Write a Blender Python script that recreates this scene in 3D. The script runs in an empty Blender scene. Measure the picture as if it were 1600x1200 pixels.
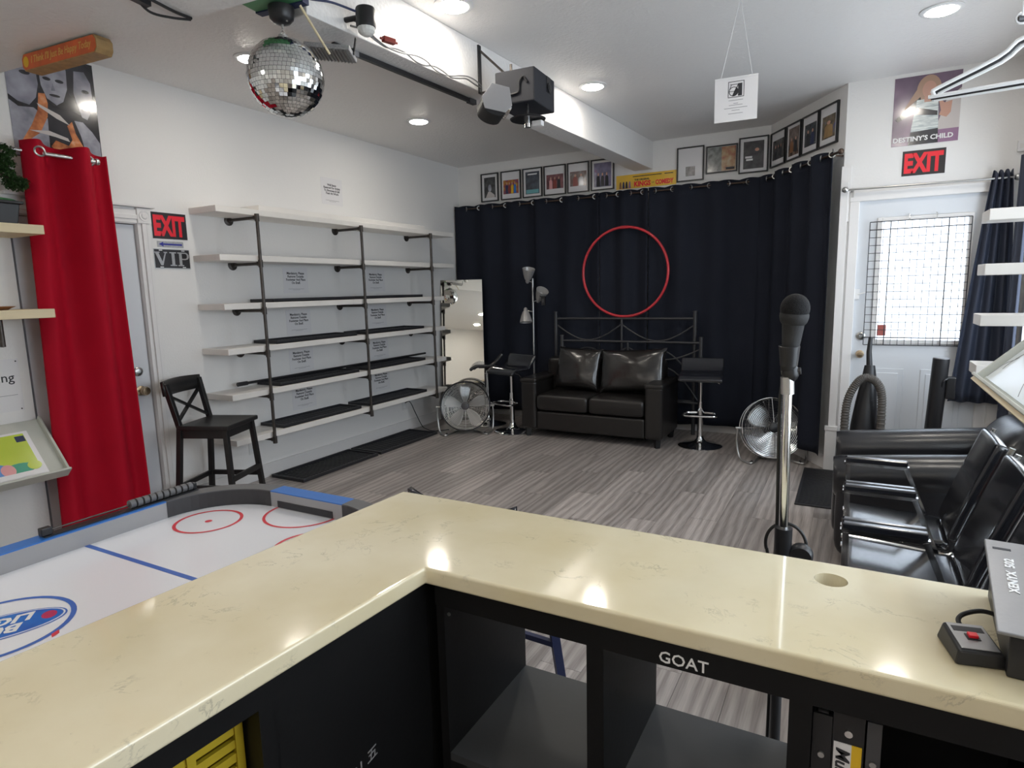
import bpy, bmesh, math, random
from mathutils import Vector, Matrix
random.seed(7)
D = bpy.data; SC = bpy.context.scene; COL = SC.collection
PI = math.pi; sin = math.sin; cos = math.cos; rad = math.radians

# ------------------------------------------------------------------ camera, world, exposure
cam_d = D.cameras.new('camera'); cam = D.objects.new('camera', cam_d); COL.objects.link(cam)
cam_d.sensor_width = 36; cam_d.lens = 974 * 36 / 1600; cam_d.clip_start = .02
cam.matrix_world = (Matrix.Translation((0, 0, 1.54)) @ Matrix.Rotation(rad(28.766), 4, 'Z')
                    @ Matrix.Rotation(rad(90 - 8.611), 4, 'X') @ Matrix.Rotation(rad(-1.366), 4, 'Z'))
SC.camera = cam
world = D.worlds.new('daylight'); SC.world = world; world.use_nodes = True
_bg = world.node_tree.nodes['Background']
_bg.inputs['Color'].default_value = (.80, .90, 1.0, 1); _bg.inputs['Strength'].default_value = 2.9
SC.view_settings.view_transform = 'Standard'; SC.view_settings.look = 'None'
SC.view_settings.gamma = 1; SC.view_settings.use_curve_mapping = False
SC.view_settings.exposure = 1.12
LAMP_STRENGTH = 54.0
SC.cycles.max_bounces = 6; SC.cycles.diffuse_bounces = 4; SC.cycles.glossy_bounces = 3; SC.cycles.adaptive_threshold = .025; SC.cycles.caustics_reflective = False; SC.cycles.caustics_refractive = False

# ------------------------------------------------------------------ materials
def mat(name, col, rough=.5, metal=0., bump=0., bscale=60., var=0., vscale=6., emit=0., coat=0., trans=0., spec=None, stretch=None, alpha=1., croug=.05):
    m = D.materials.new(name); m.use_nodes = True; nt = m.node_tree; N = nt.nodes; L = nt.links
    b = N['Principled BSDF']; c = tuple(col) + (1,)
    b.inputs['Base Color'].default_value = c; b.inputs['Roughness'].default_value = rough
    b.inputs['Metallic'].default_value = metal
    if coat: b.inputs['Coat Weight'].default_value = coat; b.inputs['Coat Roughness'].default_value = croug
    if trans: b.inputs['Transmission Weight'].default_value = trans
    if spec is not None: b.inputs['Specular IOR Level'].default_value = spec
    if alpha < 1: b.inputs['Alpha'].default_value = alpha
    if emit: b.inputs['Emission Color'].default_value = c; b.inputs['Emission Strength'].default_value = emit
    tc = N.new('ShaderNodeTexCoord'); src = tc.outputs['Object']
    if stretch:
        mp = N.new('ShaderNodeMapping'); mp.inputs['Scale'].default_value = stretch
        L.new(src, mp.inputs['Vector']); src = mp.outputs['Vector']
    if var:
        n = N.new('ShaderNodeTexNoise'); n.inputs['Scale'].default_value = vscale; n.inputs['Detail'].default_value = 5
        r = N.new('ShaderNodeValToRGB'); k0 = 1 - var; k1 = 1 + var
        r.color_ramp.elements[0].position = .3; r.color_ramp.elements[1].position = .7
        r.color_ramp.elements[0].color = (col[0]*k0, col[1]*k0, col[2]*k0, 1)
        r.color_ramp.elements[1].color = (min(1, col[0]*k1), min(1, col[1]*k1), min(1, col[2]*k1), 1)
        L.new(src, n.inputs['Vector']); L.new(n.outputs['Fac'], r.inputs['Fac']); L.new(r.outputs['Color'], b.inputs['Base Color'])
    if bump:
        n2 = N.new('ShaderNodeTexNoise'); n2.inputs['Scale'].default_value = bscale; n2.inputs['Detail'].default_value = 1 if name in ('wall_paint', 'trim_paint', 'door_paint') else 3
        bp = N.new('ShaderNodeBump'); bp.inputs['Strength'].default_value = bump; bp.inputs['Distance'].default_value = .01
        L.new(src, n2.inputs['Vector']); L.new(n2.outputs['Fac'], bp.inputs['Height']); L.new(bp.outputs['Normal'], b.inputs['Normal'])
    return m

def ramp_mat(name, stops, scale=4., rough=.25, coat=.3, detail=3, dist=0., stretch=None):
    m = mat(name, stops[0][1], rough, coat=coat, croug=.12); nt = m.node_tree; N = nt.nodes; L = nt.links; b = N['Principled BSDF']
    tc = N.new('ShaderNodeTexCoord'); src = tc.outputs['Object']
    if stretch:
        mp = N.new('ShaderNodeMapping'); mp.inputs['Scale'].default_value = stretch; mp.inputs['Location'].default_value = (random.random()*9, random.random()*9, 0)
        L.new(src, mp.inputs['Vector']); src = mp.outputs['Vector']
    n = N.new('ShaderNodeTexNoise'); n.inputs['Scale'].default_value = scale; n.inputs['Detail'].default_value = detail; n.inputs['Distortion'].default_value = dist
    r = N.new('ShaderNodeValToRGB'); e = r.color_ramp.elements
    e[0].position, e[0].color = stops[0][0], tuple(stops[0][1]) + (1,)
    e[1].position, e[1].color = stops[-1][0], tuple(stops[-1][1]) + (1,)
    for p, c in stops[1:-1]:
        k = e.new(p); k.color = tuple(c) + (1,)
    L.new(src, n.inputs['Vector']); L.new(n.outputs['Fac'], r.inputs['Fac']); L.new(r.outputs['Color'], b.inputs['Base Color'])
    return m

M = {}
M['wall'] = mat('wall_paint', (.82, .81, .795), .6, bump=.12, bscale=70)
M['trim'] = mat('trim_paint', (.80, .785, .775), .4, bump=.04, bscale=30)
M['door'] = mat('door_paint', (.70, .725, .76), .4, bump=.03, bscale=20)
M['white_board'] = mat('white_board', (.80, .775, .74), .45, bump=.06, bscale=14, var=.05, vscale=3)
M['pine'] = mat('raw_pine', (.78, .66, .43), .5, var=.12, vscale=5, stretch=(1, .15, 4), bump=.05)
M['black_wood'] = mat('black_stained_wood', (.012, .012, .013), .35, bump=.05, bscale=40)
M['black_lam'] = mat('black_laminate', (.006, .006, .0065), .5, bump=.03, bscale=80, var=.1, spec=.25)
M['black_plastic'] = mat('black_plastic', (.014, .014, .016), .38)
M['black_matte'] = mat('black_matte', (.012, .012, .013), .7, bump=.1, bscale=200)
M['dark_grey'] = mat('dark_grey_plastic', (.06, .06, .065), .45)
M['case_grey'] = mat('matte_case_grey', (.035, .036, .042), .6, spec=.2, bump=.05, bscale=150)
M['rubber'] = mat('black_rubber', (.022, .022, .026), .45, bump=.06, bscale=150)
M['leather'] = mat('black_brown_leather', (.012, .0105, .010), .34, bump=.25, bscale=9, coat=.15, croug=.2)
M['leather_pillow'] = mat('creased_leather', (.012, .0105, .010), .22, bump=.9, bscale=7.5, coat=.7, croug=.18)
M['leather_blk'] = mat('black_leather', (.016, .016, .019), .30, bump=.25, bscale=12, coat=.2, croug=.2)
M['vinyl'] = mat('black_vinyl', (.014, .015, .020), .2, bump=.04, bscale=10, coat=.8, croug=.12)
M['chrome'] = mat('chrome', (.78, .78, .78), .12, 1.)
M['steel'] = mat('brushed_steel', (.55, .55, .54), .3, 1., bump=.02, bscale=80)
M['brass'] = mat('aged_brass', (.55, .42, .28), .3, 1.)
M['pipe'] = mat('dark_iron_pipe', (.085, .075, .068), .42, .8, bump=.08, bscale=60, var=.2, vscale=20)
M['bronze'] = mat('bronze_rod', (.10, .07, .055), .35, .8)
M['iron'] = mat('grey_black_iron', (.06, .06, .064), .4, .3)
M['white_plastic'] = mat('white_plastic', (.8, .8, .8), .35)
M['paper'] = mat('white_paper', (.78, .77, .78), .5, coat=.15, croug=.2)
M['ink'] = mat('black_ink', (.03, .03, .035), .6)
M['grey_ink'] = mat('grey_ink', (.25, .25, .26), .6)
M['red'] = mat('sign_red', (.85, .012, .03), .4, coat=.2)
M['signblk'] = mat('sign_black', (.012, .01, .012), .4, coat=.2)
M['blue'] = mat('arrow_blue', (.02, .025, .30), .4)
M['silver'] = mat('silver_letter', (.42, .42, .43), .35, .5, var=.25, vscale=200)
M['hoop'] = mat('red_hoop_plastic', (.62, .035, .05), .3, coat=.3, var=.15, vscale=3)
M['wood_brown'] = mat('brown_wood', (.30, .13, .05), .4, var=.2, vscale=20)
M['green_box'] = mat('green_paint', (.10, .30, .13), .5)
M['navy'] = mat('navy_paint', (.02, .03, .09), .5)
M['h_white'] = mat('playfield_white', (.84, .85, .90), .22, coat=.3, croug=.1)
M['h_blue'] = mat('rail_blue', (.03, .16, .52), .35, bump=.03, bscale=100)
M['h_grey'] = mat('rail_grey', (.33, .33, .34), .4)
M['h_dkgrey'] = mat('corner_grey', (.12, .12, .125), .45)
M['h_corner'] = mat('corner_black', (.035, .035, .038), .45)
M['h_red'] = mat('line_red', (.70, .05, .07), .35)
M['h_line'] = mat('line_blue', (.05, .14, .50), .35)
M['logo_blue'] = ramp_mat('logo_blue', [(.3, (.0, .06, .42)), (.7, (.0, .22, .72))], 8, .3)
M['logo_red'] = mat('logo_red', (.5, .02, .10), .35)
M['yellow'] = mat('yellow_plastic', (.50, .37, .02), .45)
M['yellow_card'] = mat('yellow_card', (.80, .50, .02), .5)
M['grey_panel'] = mat('grey_metal_panel', (.30, .30, .31), .32, .4, bump=.03, bscale=120)
M['cable'] = mat('black_cable', (.012, .012, .012), .5)
M['grey_cable'] = mat('grey_cable', (.25, .25, .25), .45)
M['wire'] = mat('dark_wire', (.05, .05, .055), .4, .4)
M['lamp_head'] = mat('grey_lamp_shade', (.45, .44, .43), .35, .3)
M['mirror'] = mat('mirror_glass', (.93, .92, .86), .015, 1.)
M['red_cloth'] = mat('red_fabric', (.42, .004, .020), .75, spec=.15, bump=.15, bscale=250, var=.06, vscale=3)
M['black_cloth'] = mat('black_fabric', (.0165, .0195, .030), .8, spec=.15, bump=.12, bscale=220, var=.08, vscale=3)
M['blue_cloth'] = mat('blue_grey_fabric', (.035, .043, .07), .7, bump=.12, bscale=220)
M['leaf'] = mat('dark_green_leaf', (.03, .075, .02), .5, var=.4, vscale=14)
M['moss'] = mat('green_moss', (.04, .16, .06), .8, bump=.4)
M['bark'] = mat('brown_bark', (.08, .05, .035), .8, bump=.4, bscale=60)
M['fan_blade'] = mat('fan_blade_metal', (.42, .43, .43), .3, .6)
M['amber'] = mat('amber_plastic', (.25, .03, .02), .3)
def glass_mat():
    m = D.materials.new('clear_glass'); m.use_nodes = True; nt = m.node_tree; N = nt.nodes; N.remove(N['Principled BSDF'])
    a = N.new('ShaderNodeBsdfTransparent'); g = N.new('ShaderNodeBsdfGlossy'); g.inputs['Roughness'].default_value = .02
    x = N.new('ShaderNodeMixShader'); x.inputs[0].default_value = .05
    nt.links.new(a.outputs[0], x.inputs[1]); nt.links.new(g.outputs[0], x.inputs[2]); nt.links.new(x.outputs[0], N['Material Output'].inputs['Surface']); return m
M['glass'] = glass_mat()
def blind_mat():
    m = D.materials.new('blind_slat'); m.use_nodes = True; nt = m.node_tree; N = nt.nodes; N.remove(N['Principled BSDF'])
    a = N.new('ShaderNodeBsdfTranslucent'); g = N.new('ShaderNodeBsdfDiffuse'); a.inputs[0].default_value = (.92, .93, .95, 1); g.inputs[0].default_value = (.8, .8, .8, 1)
    x = N.new('ShaderNodeMixShader'); x.inputs[0].default_value = .2
    nt.links.new(a.outputs[0], x.inputs[1]); nt.links.new(g.outputs[0], x.inputs[2]); nt.links.new(x.outputs[0], N['Material Output'].inputs['Surface']); return m
M['blind'] = blind_mat()
M['lamp_glow'] = mat('lamp_glow', (1., .93, .83), .5, emit=LAMP_STRENGTH)
M['outlet'] = mat('outlet_plastic', (.75, .74, .72), .35)
M['hose'] = mat('ribbed_hose', (.10, .09, .08), .5)
M['orange'] = mat('orange_painted_wood', (.62, .12, .03), .45, var=.2, vscale=12)
M['goldtxt'] = mat('gold_ink', (.72, .45, .12), .45)
M['sign_wood'] = mat('sign_wood', (.35, .22, .09), .5, var=.2, vscale=30)
M['banner'] = mat('banner_yellow', (.85, .52, .04), .3, coat=.4, croug=.1, var=.08, vscale=6)
M['lime'] = ramp_mat('lime_print', [(.3, (.42, .55, .01)), (.7, (.55, .66, .05))], 3, .4)
M['skyblue'] = mat('print_blue', (.12, .28, .62), .4)
M['teal'] = mat('print_teal', (.05, .35, .22), .4)
M['pink'] = mat('print_pink', (.75, .35, .35), .4)
M['tray_grey'] = mat('tray_grey_paint', (.52, .53, .48), .5, bump=.06, bscale=30, var=.05)
M['mapwhite'] = mat('map_white', (.78, .83, .86), .3, coat=.3)
M['skin'] = mat('print_skin', (.55, .30, .22), .3, coat=.4)
M['hairp'] = mat('print_hair', (.42, .26, .18), .3, coat=.4)
M['top_print'] = ramp_mat('print_pale_top', [(.3, (.30, .36, .38)), (.65, (.75, .80, .78))], 14, .25, .4, stretch=(1, 6, 1))
M['grey_print'] = ramp_mat('print_grey_face', [(.25, (.03, .03, .04)), (.5, (.25, .25, .30)), (.75, (.52, .52, .60))], 5, .2, .5)
M['grey_face2'] = ramp_mat('print_pale_face', [(.25, (.14, .14, .17)), (.6, (.42, .42, .48)), (.8, (.58, .58, .63))], 9, .2, .5)
M['dk_print'] = ramp_mat('print_dark', [(.3, (.008, .008, .01)), (.75, (.05, .05, .06))], 4, .15, .6)
M['flame'] = ramp_mat('print_flame', [(.3, (.25, .06, .02)), (.6, (.72, .25, .09)), (.75, (.85, .5, .3))], 14, .2, .5)
M['purple_print'] = ramp_mat('print_purple', [(.25, (.06, .045, .07)), (.55, (.20, .13, .19)), (.75, (.36, .24, .32))], 3, .2, .5)
M['pale_print'] = mat('print_pale', (.60, .55, .53), .25, coat=.4)
M['violet_print'] = mat('print_violet', (.30, .17, .28), .25, coat=.4)

# textured ceiling: orange-peel relief
def ceiling_mat():
    m = mat('ceiling_texture', (.82, .805, .79), .45); nt = m.node_tree; N = nt.nodes; L = nt.links; b = N['Principled BSDF']
    tc = N.new('ShaderNodeTexCoord')
    n = N.new('ShaderNodeTexNoise'); n.inputs['Scale'].default_value = 48; n.inputs['Detail'].default_value = 1.5
    bp = N.new('ShaderNodeBump'); bp.inputs['Strength'].default_value = .55; bp.inputs['Distance'].default_value = .007
    L.new(tc.outputs['Object'], n.inputs['Vector']); L.new(n.outputs['Fac'], bp.inputs['Height'])
    L.new(bp.outputs['Normal'], b.inputs['Normal']); return m
M['ceiling'] = ceiling_mat()

def plank_mat():
    m = mat('grey_brown_plank', (.16, .14, .13), .34); nt = m.node_tree; N = nt.nodes; L = nt.links; b = N['Principled BSDF']
    tc = N.new('ShaderNodeTexCoord'); oi = N.new('ShaderNodeObjectInfo'); cb = N.new('ShaderNodeCombineXYZ')
    k = N.new('ShaderNodeMath'); k.operation = 'MULTIPLY'; k.inputs[1].default_value = 57.
    L.new(oi.outputs['Random'], k.inputs[0]); L.new(k.outputs[0], cb.inputs['X']); L.new(k.outputs[0], cb.inputs['Y'])
    ad = N.new('ShaderNodeVectorMath'); ad.operation = 'ADD'; L.new(tc.outputs['Object'], ad.inputs[0]); L.new(cb.outputs[0], ad.inputs[1])
    mp = N.new('ShaderNodeMapping'); mp.inputs['Scale'].default_value = (5, .6, 1); L.new(ad.outputs[0], mp.inputs['Vector'])
    w = N.new('ShaderNodeTexWave'); w.wave_type = 'BANDS'; w.inputs['Scale'].default_value = 1.1; w.inputs['Distortion'].default_value = 9.; w.inputs['Detail'].default_value = 3.; w.inputs['Detail Scale'].default_value = 1.0
    L.new(mp.outputs[0], w.inputs['Vector'])
    mp2 = N.new('ShaderNodeMapping'); mp2.inputs['Scale'].default_value = (75, 2.6, 1); L.new(ad.outputs[0], mp2.inputs['Vector'])
    n = N.new('ShaderNodeTexNoise'); n.inputs['Scale'].default_value = 2.; n.inputs['Detail'].default_value = 4; L.new(mp2.outputs[0], n.inputs['Vector'])
    a2 = N.new('ShaderNodeMath'); a2.operation = 'MULTIPLY_ADD'; a2.inputs[1].default_value = .36; L.new(w.outputs['Fac'], a2.inputs[0])
    a3 = N.new('ShaderNodeMath'); a3.operation = 'MULTIPLY'; a3.inputs[1].default_value = .72; L.new(n.outputs['Fac'], a3.inputs[0]); L.new(a3.outputs[0], a2.inputs[2])
    r = N.new('ShaderNodeValToRGB'); e = r.color_ramp.elements
    e[0].position = .12; e[0].color = (.19, .163, .150, 1); e[1].position = .85; e[1].color = (.50, .455, .43, 1)
    L.new(a2.outputs[0], r.inputs['Fac'])
    mm = N.new('ShaderNodeMapRange'); mm.inputs['To Min'].default_value = .78; mm.inputs['To Max'].default_value = 1.18; L.new(oi.outputs['Random'], mm.inputs['Value'])
    sc = N.new('ShaderNodeVectorMath'); sc.operation = 'SCALE'; L.new(r.outputs['Color'], sc.inputs[0]); L.new(mm.outputs[0], sc.inputs['Scale'])
    L.new(sc.outputs[0], b.inputs['Base Color'])
    return m
M['plank'] = plank_mat()

def quartz_mat():
    m = mat('cream_quartz', (.74, .68, .53), .10, coat=.5, croug=.03); nt = m.node_tree; N = nt.nodes; L = nt.links; b = N['Principled BSDF']
    tc = N.new('ShaderNodeTexCoord')
    n0 = N.new('ShaderNodeTexNoise'); n0.inputs['Scale'].default_value = 3.5; n0.inputs['Detail'].default_value = 4
    r0 = N.new('ShaderNodeValToRGB'); r0.color_ramp.elements[0].position = .3; r0.color_ramp.elements[1].position = .72
    r0.color_ramp.elements[0].color = (.68, .59, .38, 1); r0.color_ramp.elements[1].color = (.80, .73, .54, 1)
    L.new(tc.outputs['Object'], n0.inputs['Vector']); L.new(n0.outputs['Fac'], r0.inputs['Fac'])
    n1 = N.new('ShaderNodeTexNoise'); n1.inputs['Scale'].default_value = 9; n1.inputs['Detail'].default_value = 8; n1.inputs['Roughness'].default_value = .65; n1.inputs['Distortion'].default_value = .5
    L.new(tc.outputs['Object'], n1.inputs['Vector'])
    s = N.new('ShaderNodeMath'); s.operation = 'SUBTRACT'; s.inputs[1].default_value = .5; L.new(n1.outputs['Fac'], s.inputs[0])
    ab = N.new('ShaderNodeMath'); ab.operation = 'ABSOLUTE'; L.new(s.outputs[0], ab.inputs[0])
    mr = N.new('ShaderNodeMapRange'); mr.inputs['From Min'].default_value = 0; mr.inputs['From Max'].default_value = .016; mr.inputs['To Min'].default_value = 1; mr.inputs['To Max'].default_value = 0; L.new(ab.outputs[0], mr.inputs['Value'])
    n2 = N.new('ShaderNodeTexNoise'); n2.inputs['Scale'].default_value = 13; n2.inputs['Detail'].default_value = 3; L.new(tc.outputs['Object'], n2.inputs['Vector'])
    mr2 = N.new('ShaderNodeMapRange'); mr2.inputs['From Min'].default_value = .52; mr2.inputs['From Max'].default_value = .68; L.new(n2.outputs['Fac'], mr2.inputs['Value'])
    mu = N.new('ShaderNodeMath'); mu.operation = 'MULTIPLY'; L.new(mr.outputs[0], mu.inputs[0]); L.new(mr2.outputs[0], mu.inputs[1])
    mu2 = N.new('ShaderNodeMath'); mu2.operation = 'MULTIPLY'; mu2.inputs[1].default_value = .6; L.new(mu.outputs[0], mu2.inputs[0])
    mx = N.new('ShaderNodeMix'); mx.data_type = 'RGBA'; mx.inputs[7].default_value = (.30, .27, .20, 1)
    L.new(mu2.outputs[0], mx.inputs[0]); L.new(r0.outputs['Color'], mx.inputs[6]); L.new(mx.outputs[2], b.inputs['Base Color'])
    return m
M['quartz'] = quartz_mat()

# ------------------------------------------------------------------ mesh helpers
class MB:
    def __init__(s): s.v = []; s.f = []
    def add(s, vs, fs, T=None):
        o = len(s.v)
        s.v += [tuple(T @ Vector(p)) if T else tuple(p) for p in vs]
        s.f += [tuple(i + o for i in f) for f in fs]; return s
    def box(s, x0, x1, y0, y1, z0, z1, T=None):
        return s.add([(x0, y0, z0), (x1, y0, z0), (x1, y1, z0), (x0, y1, z0), (x0, y0, z1), (x1, y0, z1), (x1, y1, z1), (x0, y1, z1)],
                     [(0, 3, 2, 1), (4, 5, 6, 7), (0, 1, 5, 4), (1, 2, 6, 5), (2, 3, 7, 6), (3, 0, 4, 7)], T)
    def beam(s, p0, p1, w, h, up=(0, 0, 1)):
        p0 = Vector(p0); p1 = Vector(p1); d = (p1 - p0); l = d.length; d.normalize()
        x = d.cross(Vector(up))
        if x.length < 1e-4: x = d.cross(Vector((0, 1, 0)))
        x.normalize(); z = x.cross(d)
        T = Matrix((( x.x, d.x, z.x, p0.x), (x.y, d.y, z.y, p0.y), (x.z, d.z, z.z, p0.z), (0, 0, 0, 1)))
        return s.box(-w/2, w/2, 0, l, -h/2, h/2, T)
    def tube(s, pts, r, n=8, closed=False, r1=None):
        P = [Vector(p) for p in pts]; m = len(P); o = len(s.v); prev = None
        for i in range(m):
            a = P[(i-1) % m] if (closed or i > 0) else P[i]; b = P[(i+1) % m] if (closed or i < m-1) else P[i]
            t = (b - a).normalized()
            if prev is None:
                x = t.cross(Vector((0, 0, 1)))
                if x.length < .05: x = t.cross(Vector((1, 0, 0)))
            else:
                x = prev - t * prev.dot(t)
                if x.length < 1e-5: x = t.cross(Vector((0, 0, 1)))
            x.normalize(); prev = x; y = t.cross(x)
            rr = r if r1 is None else r + (r1 - r) * i / max(1, m-1)
            for k in range(n):
                a_ = 2*PI*k/n; s.v.append(tuple(P[i] + (x*cos(a_) + y*sin(a_))*rr))
        for i in range(m if closed else m-1):
            j = (i+1) % m
            for k in range(n):
                k2 = (k+1) % n; s.f.append((o+i*n+k, o+i*n+k2, o+j*n+k2, o+j*n+k))
        if not closed:
            s.f.append(tuple(o+k for k in reversed(range(n)))); s.f.append(tuple(o+(m-1)*n+k for k in range(n)))
        return s
    def cyl(s, p0, p1, r, n=16, r1=None): return s.tube([p0, p1], r, n, False, r1)
    def lathe(s, prof, n=24, T=None, cap=True):
        vs = []; fs = []; m = len(prof)
        for i, (r, z) in enumerate(prof):
            for k in range(n): a = 2*PI*k/n; vs.append((r*cos(a), r*sin(a), z))
        for i in range(m-1):
            for k in range(n): k2 = (k+1) % n; fs.append((i*n+k, i*n+k2, (i+1)*n+k2, (i+1)*n+k))
        if cap:
            fs.append(tuple(reversed(range(n)))); fs.append(tuple((m-1)*n+k for k in range(n)))
        return s.add(vs, fs, T)
    def prism(s, poly, z0, z1, T=None):
        n = len(poly)
        vs = [(x, y, z0) for x, y in poly] + [(x, y, z1) for x, y in poly]
        fs = [tuple(reversed(range(n))), tuple(range(n, 2*n))] + [(i, (i+1) % n, n+(i+1) % n, n+i) for i in range(n)]
        return s.add(vs, fs, T)
    def grid(s, fn, nu, nv, thick=0.):
        o = len(s.v); pts = [[Vector(fn(i/nu, j/nv)) for j in range(nv+1)] for i in range(nu+1)]
        for row in pts:
            for p in row: s.v.append(tuple(p))
        for i in range(nu):
            for j in range(nv):
                a = o+i*(nv+1)+j; s.f.append((a, a+nv+1, a+nv+2, a+1))
        return s
    def sell(s, c, a, e1=.3, e2=.3, nu=28, nv=14, T=None):
        def pw(x, e): return math.copysign(abs(x)**e, x)
        vs = []; fs = []
        for i in range(nv+1):
            ph = -PI/2 + PI*i/nv
            for k in range(nu):
                th = 2*PI*k/nu
                vs.append((c[0]+a[0]*pw(cos(ph), e2)*pw(cos(th), e1), c[1]+a[1]*pw(cos(ph), e2)*pw(sin(th), e1), c[2]+a[2]*pw(sin(ph), e2)))
        for i in range(nv):
            for k in range(nu):
                k2 = (k+1) % nu; fs.append((i*nu+k, i*nu+k2, (i+1)*nu+k2, (i+1)*nu+k))
        return s.add(vs, fs, T)
    def ring(s, c, R, r, n=48, m=8, T=None):
        b = MB(); b.tube([(R*cos(2*PI*i/n), R*sin(2*PI*i/n), 0) for i in range(n)], r, m, True)
        Tt = Matrix.Translation(c)
        if T: Tt = T @ Tt
        return s.add(b.v, b.f, Tt)
    def build(s, name, m, parent=None, smooth=False, bevel=0., world=False, seg=2, thick=0., ang=40):
        me = D.meshes.new(name); vs = s.v
        if world and parent is not None:
            W = Matrix.Identity(4); q = parent
            while q is not None: W = q.matrix_basis @ W; q = q.parent
            W = W.inverted(); vs = [tuple(W @ Vector(p)) for p in vs]
        me.from_pydata(vs, [], s.f); me.update()
        bm = bmesh.new(); bm.from_mesh(me)
        if not thick: bmesh.ops.remove_doubles(bm, verts=bm.verts, dist=1e-6)
        bmesh.ops.recalc_face_normals(bm, faces=bm.faces); bm.to_mesh(me); bm.free()
        me.materials.append(M[m] if isinstance(m, str) else m)
        if smooth:
            me.polygons.foreach_set('use_smooth', [True]*len(me.polygons)); me.set_sharp_from_angle(angle=rad(ang))
        o = D.objects.new(name, me); COL.objects.link(o); o.parent = parent
        if thick: md = o.modifiers.new('solid', 'SOLIDIFY'); md.thickness = thick; md.offset = 0
        if bevel: md = o.modifiers.new('bevel', 'BEVEL'); md.width = bevel; md.segments = seg; md.limit_method = 'ANGLE'; md.angle_limit = rad(40)
        return o

def tag(o, label, cat, group=None):
    o['label'] = label; o['category'] = cat
    if group: o['group'] = group
    return o
def struct(o, label=None):
    o['kind'] = 'structure'
    if label: o['label'] = label
    return o
def thing(name, label, cat, loc=(0, 0, 0), rotz=0., group=None, R=None):
    o = D.objects.new(name, None); COL.objects.link(o); o.empty_display_size = .1
    o.matrix_basis = Matrix.Translation(loc) @ (R.to_4x4() if R is not None else Matrix.Rotation(rotz, 4, 'Z'))
    return tag(o, label, cat, group)
def dup(root, mtx, label=None, group=None):
    def cp(o, par):
        c = o.copy(); COL.objects.link(c); c.parent = par
        for ch in [x for x in D.objects if x.parent == o]: cp(ch, c)
        return c
    r = cp(root, None); r.matrix_basis = mtx
    if label: r['label'] = label
    if group: r['group'] = group
    return r
def frame_of(u, v, n): return Matrix(((u[0], v[0], n[0]), (u[1], v[1], n[1]), (u[2], v[2], n[2])))
F_LEFT = frame_of((0, 1, 0), (0, 0, 1), (1, 0, 0))          # wall on the left, seen from the room
F_BACK = frame_of((1, 0, 0), (0, 0, 1), (0, -1, 0))
DU = Vector((.655, -1.03, 0)).normalized()
F_DIAG = frame_of(tuple(DU), (0, 0, 1), tuple(DU.cross(Vector((0, 0, 1)))))
F_RIGHT = frame_of((0, -1, 0), (0, 0, 1), (-1, 0, 0))
def text(parent, s, size, loc, m, T=None, sx=1., bold=0., shear=0., align='CENTER', ext=.0006, name='lettering', res=2, fit=None):
    cu = D.curves.new('t', 'FONT'); cu.body = s; cu.size = size; cu.align_x = align; cu.align_y = 'CENTER'; cu.extrude = ext
    cu.offset = bold; cu.shear = shear; cu.resolution_u = res; cu.space_line = .95
    t = D.objects.new('t', cu); COL.objects.link(t); dg = bpy.context.evaluated_depsgraph_get()
    me = D.meshes.new_from_object(t.evaluated_get(dg)); D.objects.remove(t); D.curves.remove(cu)
    if fit:
        xs = [v.co.x for v in me.vertices]; ys = [v.co.y for v in me.vertices]; a_, b_ = min(xs), max(xs); c_, d_ = min(ys), max(ys)
        me.transform(Matrix.Diagonal((fit[0]/(b_-a_), fit[1]/(d_-c_), 1, 1)) @ Matrix.Translation((-(a_+b_)/2, -(c_+d_)/2, 0)))
    X = Matrix.Translation(loc) @ (T if T else Matrix.Identity(4)) @ Matrix.Diagonal((sx, 1, 1, 1)); me.transform(X)
    me.materials.clear(); me.materials.append(M[m] if isinstance(m, str) else m); me.name = name
    o = D.objects.new(name, me); COL.objects.link(o); o.parent = parent; return o
def flat(parent, name, poly, m, z, th=.0008):
    return MB().prism(poly, z, z+th).build(name, m, parent)
def ell(cx, cy, a, b, n=20, rot=0.):
    return [(cx+a*cos(t)*cos(rot)-b*sin(t)*sin(rot), cy+a*cos(t)*sin(rot)+b*sin(t)*cos(rot)) for t in [2*PI*i/n for i in range(n)]]
def rect(x0, x1, y0, y1): return [(x0, y0), (x1, y0), (x1, y1), (x0, y1)]
def arc(c, r, a0, a1, n, f): return [f(c, r, a0+(a1-a0)*i/n) for i in range(n+1)]
def smoothpts(pts, k=6):
    P = [Vector(p) for p in pts]; P = [P[0]*2-P[1]] + P + [P[-1]*2-P[-2]]; out = []
    for i in range(1, len(P)-2):
        for j in range(k):
            t = j/k; a, b, c, d = P[i-1], P[i], P[i+1], P[i+2]
            out.append(.5*((2*b)+(c-a)*t+(2*a-5*b+4*c-d)*t*t+(3*b-a-3*c+d)*t**3))
    out.append(P[-2]); return out
def boolean_cut(o, cutter):
    md = o.modifiers.new('cut', 'BOOLEAN'); md.operation = 'DIFFERENCE'; md.object = cutter; md.solver = 'EXACT'
    dg = bpy.context.evaluated_depsgraph_get(); me = D.meshes.new_from_object(o.evaluated_get(dg)); o.modifiers.clear(); o.data = me
    D.objects.remove(cutter)

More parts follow.
